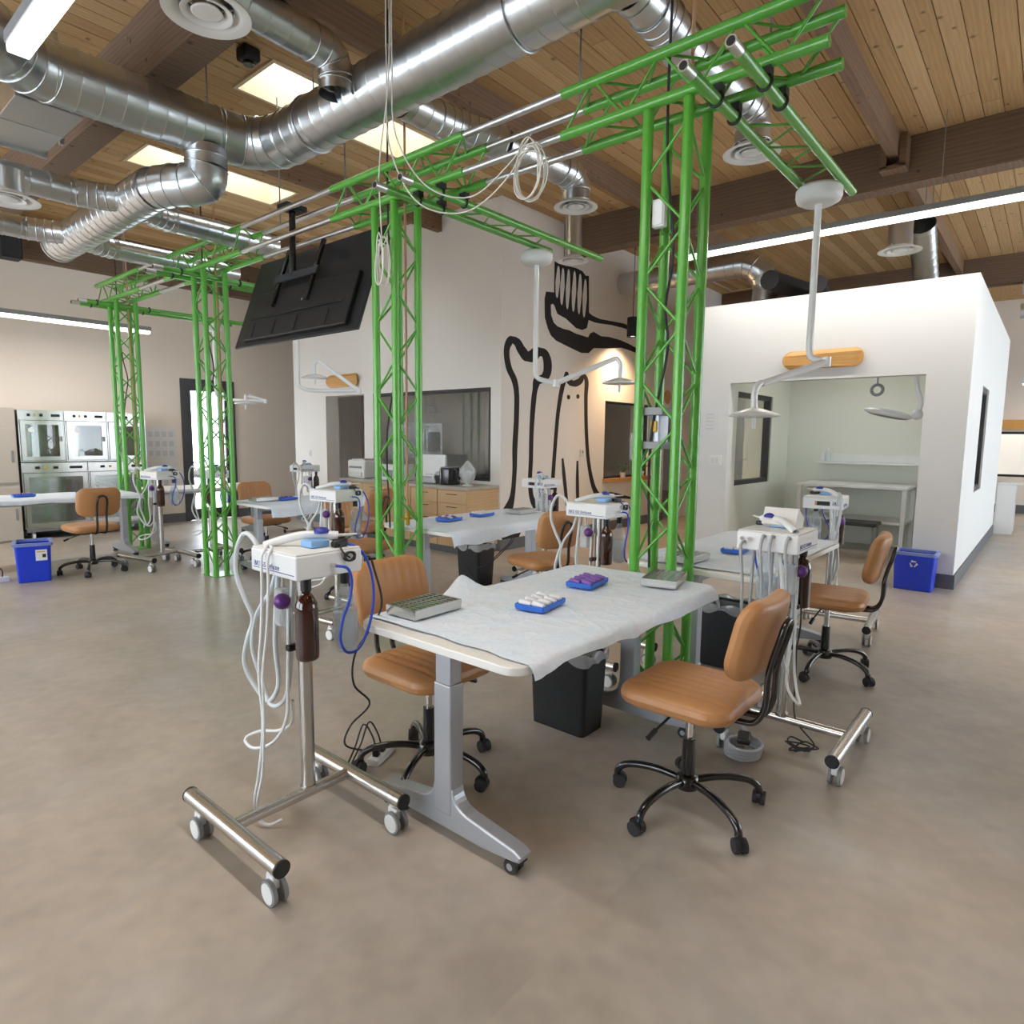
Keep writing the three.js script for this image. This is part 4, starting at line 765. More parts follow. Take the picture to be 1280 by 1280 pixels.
  part(t, 'blue_tube', cable([P(0.055, 1.03, -0.125), P(0.09, 1.02, -0.15), P(0.105, 0.98, -0.155), P(0.09, 0.90, -0.16), P(0.055, 0.83, -0.165), P(0.045, 0.76, -0.165), P(0.07, 0.71, -0.165), P(0.12, 0.705, -0.16), P(0.175, 0.76, -0.15), P(0.215, 0.88, -0.14), P(0.215, 1.0, -0.12), P(0.19, 1.07, -0.09), P(0.15, 1.098, -0.05)], 0.0055, 8, 90), M.blueTube, 'blue plastic tube loop');
  // hoses on the far side and over the lettered side
  if (front === 'display') part(t, 'suction_hose', cable([P(-0.05, 1.03, 0.205), P(-0.06, 1.10, 0.24), P(-0.07, 1.12, 0.29), P(-0.085, 1.06, 0.325), P(-0.09, 0.96, 0.33), P(-0.075, 0.86, 0.30), P(-0.06, 0.78, 0.27), P(-0.08, 0.70, 0.28), P(-0.09, 0.60, 0.29), P(-0.07, 0.51, 0.25), P(-0.05, 0.46, 0.19), P(-0.03, 0.52, 0.15), P(-0.03, 0.70, 0.16), P(-0.02, 0.99, 0.14)], 0.0095, 10, 100), M.hose);
  part(t, 'suction_hose', cable([P(0.0, 0.99, 0.18), P(-0.02, 0.9, 0.20), P(-0.05, 0.80, 0.255), P(-0.07, 0.68, 0.265), P(-0.055, 0.55, 0.235), P(-0.05, 0.45, 0.17), P(-0.04, 0.50, 0.08), P(-0.03, 0.99, 0.02)], 0.0085, 10, 70), M.hose);
  if (overSide) for (const k of [0, 1]) part(t, 'thin_hose', cable([P(-0.05, 1.087, 0.15), P(-0.085, 1.088, 0.105 - k * 0.04), P(-0.105, 1.06, 0.10 - k * 0.045), P(-0.108, 0.95, 0.10 - k * 0.045), P(-0.115, 0.78, 0.105 - k * 0.04), P(-0.125, 0.62, 0.095 - k * 0.03 + 0.02), P(-0.13, 0.42, 0.09 - k * 0.01), P(-0.14, 0.22, 0.115 - k * 0.025), P(-0.15, 0.10, 0.135 - k * 0.02), P(-0.14, 0.03, 0.13 - k * 0.015), P(-0.12, 0.015, 0.09), P(-0.08, 0.03, 0.06)], 0.0055, 8, 90), M.hoseWhite);
  part(t, 'loop_hose', cable([P(-0.045, 0.86, 0.03), P(-0.05, 0.6, 0.04), P(-0.06, 0.42, 0.05), P(-0.09, 0.33, 0.10), P(-0.13, 0.30, 0.18), P(-0.13, 0.32, 0.23), P(-0.09, 0.345, 0.20), P(-0.05, 0.36, 0.12), P(-0.03, 0.40, 0.06), P(-0.035, 0.5, 0.04)], 0.0065, 8, 80), M.hoseWhite);
  return t;
}
const c0 = cart('white dental unit cart with amber bottle beside the uncovered table end', [1.29, 2.10], 0, 'display', true);
const c1 = cart('white dental unit cart by the exam room opening', [5.42, 1.28], Math.PI / 2 + 0.1, 'display');
cart('white dental unit cart with grey hanging hoses behind the amber chair', [3.20, 0.93], Math.PI / 2, 'hoses');
dup(c1, [3.57, 0, 2.25], 0, 'white dental unit cart behind the tower with the outlet box');
dup(c1, [5.40, 0, 4.05], Math.PI / 2, 'white dental unit cart in front of the painted cat');
dup(c1, [2.95, 0, 4.30], 0.1, 'white dental unit cart beside the tower with the cord coil');
dup(c1, [2.98, 0, 7.78], 0.2, 'white dental unit cart between the kennels and the glazed door tower');
dup(c1, [3.50, 0, 7.66], 0, 'white dental unit cart behind the tower by the glazed door');
dup(c1, [5.2, 0, 8.2], Math.PI / 2, 'white dental unit cart against the far wall beside the doorway block');

// ---------------------------------------------------------------- trays, vials and steel cassettes on the drapes
const YD = TH + 0.016;
const vialGeo = (() => { const g = lathe([[0, -0.030], [0.009, -0.0285], [0.0135, -0.023], [0.0145, -0.015], [0.0145, 0.008], [0.0125, 0.013], [0.0125, 0.024], [0.010, 0.0285], [0, 0.030]], 14); g.rotateX(Math.PI / 2); return g; })();
function tray(u, w, turn, label, vialLabel, mats, n = [4, 2]) {
  const t = thing('vial_tray', label, 'tray', [u, YD, w], turn, 'blue vial trays'), a = 0.10, b = 0.066;
  part(t, 'tray_floor', bx(-a, a, 0, 0.008, -b, b, 0.003), M.blueTray);
  for (const s of [-1, 1]) { part(t, 'tray_wall', bx(-a, a, 0.006, 0.024, s * b - 0.003, s * b + 0.003, 0.002), M.blueTray); part(t, 'tray_wall', bx(s * a - 0.003, s * a + 0.003, 0.006, 0.024, -b, b, 0.002), M.blueTray); }
  for (let i = 1; i < 4; i++) part(t, 'divider', bx(-a + i * a / 2 - 0.002, -a + i * a / 2 + 0.002, 0.006, 0.018, -b, b), M.blueTray);
  for (let i = 0; i < n[0]; i++) for (let j = 0; j < n[1]; j++) {
    const p = (i - (n[0] - 1) / 2) * a / 2, q = n[1] > 1 ? (j - 0.5) * 0.062 : 0, c = Math.cos(turn), s = Math.sin(turn);
    const v = single('vial', vialGeo, mats[(i + j * 2) % mats.length], vialLabel, 'vial', vialLabel);
    v.position.set(u + p * c - q * s, YD + 0.0245, -(w + p * s + q * c)); v.rotation.set(0.14 + jit(0.08), turn + jit(0.12), 0);
  }
}
tray(2.12, 1.62, 0.15, 'blue tray of white vials on the cassette table', 'white vial in the blue tray on the cassette table', [M.vialWhite]);
tray(2.60, 1.70, 0.15, 'blue tray of purple vials on the cassette table', 'purple vial in the blue tray on the cassette table', [M.vialPurple]);
tray(3.85, 3.95, 0.1, 'blue tray of mixed vials on the table before the oak counter', 'purple or white vial in the tray before the oak counter', [M.vialPurple, M.vialWhite]);
tray(4.30, 3.98, 0.1, 'blue tray of white vials on the table before the oak counter', 'white vial in the tray before the oak counter', [M.vialWhite]);
tray(3.85, 6.55, 0.1, 'blue tray of purple vials on the table by the glazed door', 'purple vial in the tray by the glazed door', [M.vialPurple], [3, 1]);
tray(4.35, 6.5, 0.1, 'blue tray of white vials on the table by the glazed door', 'white vial in the tray by the glazed door', [M.vialWhite], [3, 1]);
tray(1.95, 8.85, 0, 'blue tray of purple vials on the table before the kennels', 'purple vial in the tray before the kennels', [M.vialPurple], [3, 1]);
tray(2.55, 8.75, 0, 'blue tray of white vials on the table before the kennels', 'white vial in the tray before the kennels', [M.vialWhite], [3, 1]);
tray(4.05, 1.52, 0.1, 'blue tray of white vials on the table near the exam room', 'white vial in the tray near the exam room', [M.vialWhite], [3, 2]);
function cassette(u, w, turn, label) {
  const t = thing('instrument_cassette', label, 'cassette', [u, YD, w], turn, 'steel instrument cassettes');
  const a = 0.13, b = 0.085, h = 0.038;
  part(t, 'base', bx(-a, a, 0, 0.016, -b, b, 0.003), M.steel);
  for (const s of [-1, 1]) { part(t, 'side', bx(-a, a, 0.014, h, s * b - 0.0015, s * b + 0.0015), M.steel); part(t, 'side', bx(s * a - 0.0015, s * a + 0.0015, 0.014, h, -b, b), M.steel); }
  for (let i = 0; i < 11; i++) part(t, 'lid_bar', bx(-a + 0.004 + i * 0.0246, -a + 0.010 + i * 0.0246, h - 0.002, h, -b, b), M.steel);
  for (let j = 0; j < 5; j++) part(t, 'lid_bar', bx(-a, a, h - 0.0015, h + 0.0005, -b + 0.002 + j * 0.04, -b + 0.008 + j * 0.04), M.steel);
  for (let i = 0; i < 6; i++) part(t, 'instrument', rod(P(-a + 0.02, 0.022, -b + 0.02 + i * 0.026), P(a - 0.02, 0.026, -b + 0.022 + i * 0.026), 0.0032, 6), i % 2 ? M.chrome : M.green);
  return t;
}
cassette(1.74, 2.02 - 0.09, 0.02, 'steel instrument cassette at the uncovered end of the table');
cassette(2.90, 1.44, 0.25, 'steel instrument cassette near the corner by the tower');
cassette(4.72, 3.85, 0, 'steel instrument cassette on the table before the oak counter');
cassette(3.55, 1.62, 0, 'steel instrument cassette beside the tower near the exam room');
cassette(3.6, 6.6, 0, 'steel instrument cassette beside the tower by the glazed door');

// ---------------------------------------------------------------- bins
function bin(name, label, cat, [u, w], turn, a, b, h, taper, mat, wall = 0.004) {
  const t = thing(name, label, cat, [u, 0, w], turn);
  const ring = (sa, sb, y) => [[-sa, -sb], [sa, -sb], [sa, sb], [-sa, sb]].map(([x, z]) => [x, y, z]);
  const bodyShape = (sx, sy, r) => { const s = new THREE.Shape(); s.moveTo(-sx + r, -sy); s.lineTo(sx - r, -sy); s.quadraticCurveTo(sx, -sy, sx, -sy + r); s.lineTo(sx, sy - r); s.quadraticCurveTo(sx, sy, sx - r, sy); s.lineTo(-sx + r, sy); s.quadraticCurveTo(-sx, sy, -sx, sy - r); s.lineTo(-sx, -sy + r); s.quadraticCurveTo(-sx, -sy, -sx + r, -sy); return s; };
  const outer = bodyShape(a / 2, b / 2, 0.03), inner = bodyShape(a / 2 - wall, b / 2 - wall, 0.027); 
  const shell = bodyShape(a / 2, b / 2, 0.03); shell.holes.push(new THREE.Path(inner.getPoints(6).reverse()));
  const g = merge([new THREE.ExtrudeGeometry(shell, { depth: h, bevelEnabled: false, curveSegments: 6 }), new THREE.ExtrudeGeometry(outer, { depth: 0.008, bevelEnabled: false, curveSegments: 6 })]);
  g.rotateX(-Math.PI / 2);
  const p = g.attributes.position; for (let i = 0; i < p.count; i++) { const k = 1 - taper * (1 - p.getY(i) / h); p.setX(i, p.getX(i) * k); p.setZ(i, p.getZ(i) * k); } g.computeVertexNormals();
  part(t, 'body', g, mat);
  t.userData.rim = undefined; delete t.userData.rim;
  return [t, bodyShape];
}
function rim(t, bodyShape, a, b, y, h, grow, mat, name = 'rim', wave = 0) {
  const s = bodyShape(a / 2 + grow, b / 2 + grow, 0.035); s.holes.push(new THREE.Path(bodyShape(a / 2 - 0.012, b / 2 - 0.012, 0.027).getPoints(6).reverse()));
  const g = new THREE.ExtrudeGeometry(s, { depth: h, bevelEnabled: false, curveSegments: 10 }); g.rotateX(-Math.PI / 2); g.translate(0, y, 0);
  return part(t, name, g, mat);
}
const liner = (t, a, b, h) => {
  const n = 60, m = 6, pos = [], idx = [];
  for (let j = 0; j <= m; j++) for (let i = 0; i <= n; i++) {
    const an = i / n * Math.PI * 2, c = Math.cos(an), s = Math.sin(an), q = Math.pow(Math.pow(Math.abs(c), 8) + Math.pow(Math.abs(s), 8), -1 / 8), o = [-0.012, -0.01, 0.0, 0.008, 0.012, 0.012, 0.012][j];
    const y = h + [-0.12, -0.03, 0.008, 0.012, 0.0, -0.02, -0.04][j] + (j > 1 ? 0.010 * Math.sin(an * 7 + j) + (j === m ? 0.008 * Math.sin(an * 5) : 0) : 0);
    pos.push(c * q * (a / 2 + o + 0.003 * Math.sin(an * 13 + j * 2)), y, s * q * (b / 2 + o + 0.003 * Math.cos(an * 11 + j)));
  }
  for (let j = 0; j < m; j++) for (let i = 0; i < n; i++) { const p = j * (n + 1) + i, q = p + 1, r = p + n + 1, s = r + 1; idx.push(p, r, q, q, r, s); }
  const g = new THREE.BufferGeometry(); g.setAttribute('position', new THREE.Float32BufferAttribute(pos, 3)); g.setIndex(idx); g.computeVertexNormals();
  part(t, 'plastic_liner', g, M.film, 'clear plastic bag over the rim');
};
{
  let [t, s] = bin('waste_bin', 'black waste bin with plastic liner under the cassette table', 'bin', [2.68, 1.86], 0.0, 0.21, 0.36, 0.40, 0.10, M.blackPlastic); rim(t, s, 0.21, 0.36, 0.40, 0.018, 0.004, M.blackPlastic); liner(t, 0.21, 0.36, 0.42);
  [t, s] = bin('waste_bin', 'black waste bin with plastic liner in front of the oak counter', 'bin', [4.72, 4.45], 0.1, 0.29, 0.29, 0.40, 0.12, M.blackPlastic); rim(t, s, 0.29, 0.29, 0.40, 0.018, 0.004, M.blackPlastic); liner(t, 0.29, 0.29, 0.42);
  [t, s] = bin('waste_bin', 'black waste bin under the table near the exam room', 'bin', [4.15, 1.62], 0.0, 0.26, 0.34, 0.40, 0.12, M.blackPlastic); rim(t, s, 0.26, 0.34, 0.40, 0.018, 0.004, M.blackPlastic); liner(t, 0.26, 0.34, 0.42);
  const lb = onY(36, 722);
  [t, s] = bin('sharps_bin', 'blue bin with white sticker before the kennels table', 'bin', [1.80, 7.95], -0.25, 0.30, 0.36, 0.37, 0.10, M.blueBin); rim(t, s, 0.30, 0.36, 0.37, 0.03, 0.018, M.blueRim, 'translucent_rim');
  const lab = part(t, 'sticker', bx(0.02, 0.115, 0.22, 0.33, -0.184, -0.178), M.paper, 'white printed sticker'); part(lab, 'print_block', bx(0.075, 0.105, 0.25, 0.285, -0.1855, -0.184), M.black); part(lab, 'print_line', bx(0.03, 0.10, 0.305, 0.315, -0.1855, -0.184), M.yellow);
  [t, s] = bin('recycling_bin', 'blue recycling bin standing at the exam room corner', 'bin', [7.66, 1.0], 0.0, 0.28, 0.36, 0.36, 0.08, M.blueBin); rim(t, s, 0.28, 0.36, 0.36, 0.03, 0.018, M.blueRim, 'translucent_rim');
  const face = -0.139;
  for (let k = 0; k < 3; k++) {
    const sh = new THREE.Shape(); const A = k * Math.PI * 2 / 3 + Math.PI / 2, r0 = 0.022, r1 = 0.036, p = (r, a) => [Math.cos(A + a) * r, Math.sin(A + a) * r];
    const pts = [p(r0, -0.75), p(r1, -0.75), p(r1 * 1.0, 0.35), p(r1 * 1.25, 0.35), p((r0 + r1) / 2, 0.95), p(r0 * 0.75, 0.35), p(r0, 0.35)];
    const g = new THREE.ExtrudeGeometry(new THREE.Shape(pts.map(([x, y]) => new THREE.Vector2(x, y))), { depth: 0.002, bevelEnabled: false });
    g.rotateY(-Math.PI / 2); g.rotateZ(0.0); g.translate(face, 0.275, 0.0); part(t, 'recycling_arrow', g, M.white, 'white recycling arrow');
  }
}

// ---------------------------------------------------------------- oak counter and what stands on it
{
  const u0 = 5.74, u1 = UA - 0.002, W0 = 5.58, n = 5, cw = 0.53;
  for (let k = 0; k < n; k++) {
    const a = W0 + k * cw, t = thing('drawer_cabinet', ['oak drawer cabinet at the end of the counter by the mural', 'oak drawer cabinet second from the mural', 'oak drawer cabinet in the middle of the counter', 'oak drawer cabinet second from the doorway', 'oak drawer cabinet at the counter end by the doorway'][k], 'cabinet', [u0, 0, a], 0, 'oak drawer cabinets');
    part(t, 'body', bx(0.02, u1 - u0, 0.1, 0.84, 0.002, cw - 0.002), M.oak); part(t, 'toe_kick', bx(0.07, u1 - u0, 0, 0.1, 0.002, cw - 0.002), M.base);
    [[0.11, 0.34], [0.345, 0.50], [0.505, 0.66], [0.665, 0.825]].forEach(([p, q]) => { const d = part(t, 'drawer', bx(0, 0.02, p, q, 0.006, cw - 0.006, 0.002), M.oak); part(d, 'handle', bx(-0.012, 0, q - 0.05, q - 0.042, cw / 2 - 0.09, cw / 2 + 0.09, 0.003), M.frame); });
  }
  const ct = single('countertop', bx(u0 - 0.02, u1, 0.842, 0.88, W0 - 0.012, W0 + n * cw + 0.01, 0.004), M.counter, 'continuous grey brown countertop on the oak cabinets', 'countertop');
  const y = 0.881;
  let t = thing('printer', 'white laser printer on the counter near the doorway', 'printer', [6.02, y, 7.98]); part(t, 'body', bx(-0.19, 0.19, 0, 0.27, -0.2, 0.2, 0.03), M.white); part(t, 'paper_slot', bx(-0.195, -0.15, 0.15, 0.18, -0.15, 0.15), M.grey); part(t, 'tray', bx(-0.21, -0.18, 0.03, 0.09, -0.16, 0.16, 0.006), M.offwhite); part(t, 'top_panel', bx(-0.15, 0.1, 0.27, 0.29, -0.14, 0.14, 0.008), M.offwhite);
  t = thing('ultrasonic_cleaner', 'white boxy machine on the counter behind the tower', 'machine', [6.05, y, 7.28]); part(t, 'body', bx(-0.17, 0.17, 0, 0.20, -0.2, 0.2, 0.015), M.white); part(t, 'lid', bx(-0.16, 0.16, 0.2, 0.225, -0.19, 0.19, 0.01), M.white); part(t, 'panel', bx(-0.174, -0.17, 0.05, 0.15, -0.1, 0.12), M.grey);
  t = thing('computer_monitor', 'white backed monitor on the counter beside the tower', 'monitor', [6.18, y, 6.72]); part(t, 'screen', bx(-0.02, 0.02, 0.08, 0.38, -0.32, 0.26, 0.008), M.white); part(t, 'stand', bx(-0.01, 0.03, 0, 0.1, -0.06, 0.02, 0.006), M.grey); part(t, 'foot', bx(-0.08, 0.08, 0, 0.012, -0.12, 0.08, 0.005), M.grey);
  t = thing('small_sterilizer', 'small grey lidded box on the counter', 'box', [5.98, y, 6.45]); part(t, 'body', bx(-0.1, 0.1, 0, 0.09, -0.13, 0.13, 0.02), M.silver); part(t, 'lid', bx(-0.095, 0.095, 0.09, 0.12, -0.125, 0.125, 0.015), M.hose);
  t = thing('countertop_compressor', 'black round countertop appliance with white hose', 'appliance', [5.98, y, 6.12]); part(t, 'drum', lathe([[0, 0], [0.13, 0], [0.14, 0.02], [0.14, 0.2], [0.12, 0.225], [0, 0.23]], 28), M.blackGloss); part(t, 'hose', cable([P(-0.08, 0.02, 0.2), P(-0.11, 0.1, 0.2), P(-0.1, 0.16, 0.15), P(-0.05, 0.15, 0.12)], 0.02, 10, 24), M.hoseWhite); part(t, 'lid_ring', new THREE.TorusGeometry(0.12, 0.006, 6, 28).rotateX(Math.PI / 2).translate(0, 0.226, 0), M.grey);
  t = thing('skull_model', 'plastic wrapped animal skull model at the counter end', 'model', [5.95, y, 5.76]);
  const bag = new THREE.IcosahedronGeometry(1, 4), bp = bag.attributes.position; for (let i = 0; i < bp.count; i++) { const x = bp.getX(i), yy = bp.getY(i), z = bp.getZ(i), k = 1 + 0.10 * Math.sin(9 * x + 5 * yy) * Math.cos(8 * z - 3 * yy); const taper = yy > 0 ? 1 - 0.62 * yy * yy : 1 - 0.2 * yy * yy; bp.setXYZ(i, x * 0.095 * k * taper, 0.175 + yy * 0.155, z * 0.115 * k * taper); } bag.computeVertexNormals();
  part(t, 'plastic_bag', bag, M.film); part(t, 'skull', (() => { const g = new THREE.IcosahedronGeometry(0.06, 3); g.scale(0.9, 1.5, 1.1); return g.translate(0, 0.14, 0); })(), M.offwhite); part(t, 'stand', lathe([[0, 0], [0.075, 0], [0.07, 0.012], [0.015, 0.02], [0.012, 0.06], [0, 0.06]], 24), M.white);
}
// sill plants
for (const [u, l] of [[9.42, 'small plant in a white pot on the orange sill'], [10.05, 'second small potted plant on the orange sill']]) {
  const t = thing('potted_plant', l, 'plant', [u, 0.861, WA - 0.045]); part(t, 'pot', lathe([[0, 0], [0.04, 0], [0.05, 0.09], [0.045, 0.09], [0.042, 0.075], [0, 0.075]], 20), M.white);
  for (let i = 0; i < 9; i++) { const a = i * 2.4, r = 0.05 + 0.03 * (i % 3), h = 0.14 + 0.03 * (i % 4); part(t, 'stem', cable([P(0, 0.07, 0), P(Math.cos(a) * r * 0.4, h * 0.7, Math.sin(a) * r * 0.4), P(Math.cos(a) * r, h, Math.sin(a) * r)], 0.003, 5, 8), M.leaf); const lf = new THREE.SphereGeometry(0.035, 8, 6); lf.scale(1, 0.25, 0.7); lf.rotateY(a); lf.translate(Math.cos(a) * r * 1.2, h + 0.01, -Math.sin(a) * r * 1.2); part(t, 'leaf', lf, M.leaf); }
}
// skateboard door signs
function board(label, p, axis, len, words) {
  const t = thing('skateboard_deck', label, 'sign', p), s = new THREE.Shape(), r = 0.1, h = len / 2;
  s.moveTo(-h + r, -r); s.lineTo(h - r, -r); s.absarc(h - r, 0, r, -Math.PI / 2, Math.PI / 2); s.lineTo(-h + r, r); s.absarc(-h + r, 0, r, Math.PI / 2, Math.PI * 1.5);
  const g = new THREE.ExtrudeGeometry(s, { depth: 0.01, bevelEnabled: true, bevelThickness: 0.003, bevelSize: 0.003, bevelSegments: 2, curveSegments: 12 });
  const q = g.attributes.position; for (let i = 0; i < q.count; i++) { const e = Math.max(0, Math.abs(q.getX(i)) - h + 0.16); q.setZ(i, q.getZ(i) + e * e * 1.6); } g.computeVertexNormals();
  const turn = axis === 'u' ? -Math.PI / 2 : 0; g.rotateY(turn); part(t, 'deck', g, M.deckboard);
  const pl = new THREE.BoxGeometry(0.3, 0.11, 0.004); pl.translate(0, 0, 0.016); pl.rotateY(turn); const plate = part(t, 'name_plate', pl, M.paper);
  for (const [x, wd] of [[-0.06, 0.05], [0.04, 0.07]]) { const ln = new THREE.BoxGeometry(wd, 0.014, 0.002); ln.translate(x, 0.0, 0.019); ln.rotateY(turn); part(plate, 'faded_line', ln, M.ink); }
  return t;
}
board('wooden skateboard deck sign above the exam room opening', [UB - 0.016, 2.42, 2.07], 'u', 0.84);
board('wooden skateboard deck sign above the grey doorway', [UA - 0.016, 2.40, 8.95], 'u', 0.84);
{ const t = thing('round_sign', 'round pale wooden sign on the mural wall', 'sign', [11.0, 2.28, WA - 0.012]); part(t, 'disc', disc(0.12, 0.012, 32).rotateX(Math.PI / 2), M.deckboard); part(t, 'rim', new THREE.TorusGeometry(0.12, 0.007, 6, 32), M.deckboard); }
// exam room contents, notices and switches
{
  const n0 = onU(890, 535, UB), t = thing('wall_notice', 'paper notice taped to the exam room wall', 'notice', [UB - 0.004, 1.72, 3.36]); part(t, 'paper', bx(-0.002, 0.003, -0.16, 0.16, -0.12, 0.12), M.paper); for (let i = 0; i < 5; i++) part(t, 'faint_text_line', bx(-0.0035, -0.002, 0.1 - i * 0.045, 0.112 - i * 0.045, -0.06, 0.05), M.faintInk);
  const s = thing('light_switch', 'white light switch plate on the exam room wall', 'switch', [UB - 0.006, 1.25, 3.27]); part(s, 'plate', bx(-0.004, 0.006, -0.06, 0.06, -0.08, 0.08, 0.002), M.white); part(s, 'rocker', bx(-0.01, -0.003, -0.035, 0.035, -0.05, -0.01, 0.002), M.offwhite); part(s, 'rocker', bx(-0.01, -0.003, -0.035, 0.035, 0.01, 0.05, 0.002), M.offwhite);
  const s2 = thing('light_switch', 'white switch plate on the wall beside the grey doorway', 'switch', [UA - 0.006, 1.2, 10.0]); part(s2, 'plate', bx(-0.004, 0.006, -0.06, 0.06, -0.04, 0.04, 0.002), M.white); part(s2, 'rocker', bx(-0.01, -0.003, -0.035, 0.035, -0.018, 0.018, 0.002), M.offwhite);
  const s3 = thing('wall_outlet', 'small grey outlet on the mural wall beside the painted cat', 'outlet', [8.24, 1.28, WA - 0.006]); part(s3, 'plate', bx(-0.045, 0.045, -0.06, 0.06, -0.004, 0.006, 0.002), M.offwhite); part(s3, 'socket', bx(0.0, 0.03, -0.0, 0.04, -0.007, -0.003, 0.002), M.grey);
  let q = thing('wall_shelf', 'long white shelf on the exam room back wall', 'shelf', [10.4, 1.18, 2.1]); part(q, 'shelf_board', bx(-0.12, 0.148, 0, 0.03, -0.75, 0.62, 0.004), M.white); part(q, 'back_rail', bx(0.12, 0.148, 0.03, 0.14, -0.75, 0.62, 0.004), M.white);
  q = thing('spray_bottle', 'small pale bottle on the exam room shelf', 'bottle', [10.36, 1.211, 2.58]); part(q, 'body', lathe([[0, 0], [0.04, 0], [0.04, 0.12], [0.015, 0.16], [0, 0.16]], 18), M.hose); part(q, 'cap', rod(P(0, 0.16, 0), P(0, 0.2, 0), 0.016, 12), M.hoseWhite);
  q = thing('exam_table', 'white framed table against the exam room back wall', 'table', [10.0, 0, 2.15]); part(q, 'top', bx(-0.28, 0.5, 0.87, 0.91, -0.72, 0.66, 0.005), M.white); part(q, 'lower_shelf', bx(-0.26, 0.48, 0.40, 0.43, -0.70, 0.64, 0.004), M.white);
  for (const a of [-0.25, 0.46]) for (const b of [-0.69, 0.62]) part(q, 'leg', bx(a - 0.025, a + 0.025, 0, 0.87, b - 0.025, b + 0.025, 0.004), M.white);
  q = thing('equipment_bench', 'dark low stool frame in front of the exam room table', 'stool', [9.3, 0, 1.95]); part(q, 'seat', bx(-0.18, 0.18, 0.42, 0.47, -0.3, 0.3, 0.02), M.blackPlastic); for (const a of [-0.14, 0.14]) for (const b of [-0.26, 0.26]) part(q, 'leg', rod(P(a, 0, b), P(a, 0.43, b), 0.014, 10), M.grey);
  const lp = [8.75, 1.84, 1.55];
  q = thing('exam_lamp', 'long white surgical lamp hanging in the exam room', 'lamp', lp); part(q, 'lamp_body', (() => { const g = new THREE.SphereGeometry(0.24, 28, 16); g.scale(0.6, 0.22, 1.1); g.rotateX(0.22); return g; })(), M.whiteGloss); part(q, 'hinge', new THREE.SphereGeometry(0.06, 16, 12).translate(0, -0.02, 0.3), M.whiteGloss);
  part(q, 'arm', cable([P(0, -0.02, -0.3), P(0, 0.12, -0.33), P(0, 0.3, -0.28), P(0, 0.7, -0.26), P(0, 1.16, -0.26)], 0.024, 10, 30), M.whiteGloss); part(q, 'lens_trim', (() => { const g = new THREE.SphereGeometry(0.2, 24, 10); g.scale(0.6, 0.12, 1.1); g.rotateX(0.22); return g.translate(0, -0.03, 0); })(), M.grey);
  q = thing('cable_hook', 'grey ring hook hanging from the exam room ceiling', 'hook', [8.75, 2.12, 1.68]); part(q, 'ring', new THREE.TorusGeometry(0.06, 0.018, 8, 24).rotateY(Math.PI / 2), M.grey); part(q, 'drop_cable', rod(P(0, 0.06, 0.0), P(0, 0.88, 0.0), 0.008, 8), M.grey);
  q = thing('passage_counter', 'small white wall counter along the passage', 'counter', [13.6, 0, 0.45]); part(q, 'top', bx(-0.3, 0.3, 0.82, 0.86, -0.18, 0.23, 0.006), M.white); part(q, 'panel', bx(-0.28, -0.24, 0, 0.82, -0.02, 0.23, 0.004), M.white); part(q, 'panel', bx(0.24, 0.28, 0, 0.82, -0.02, 0.23, 0.004), M.white);
}
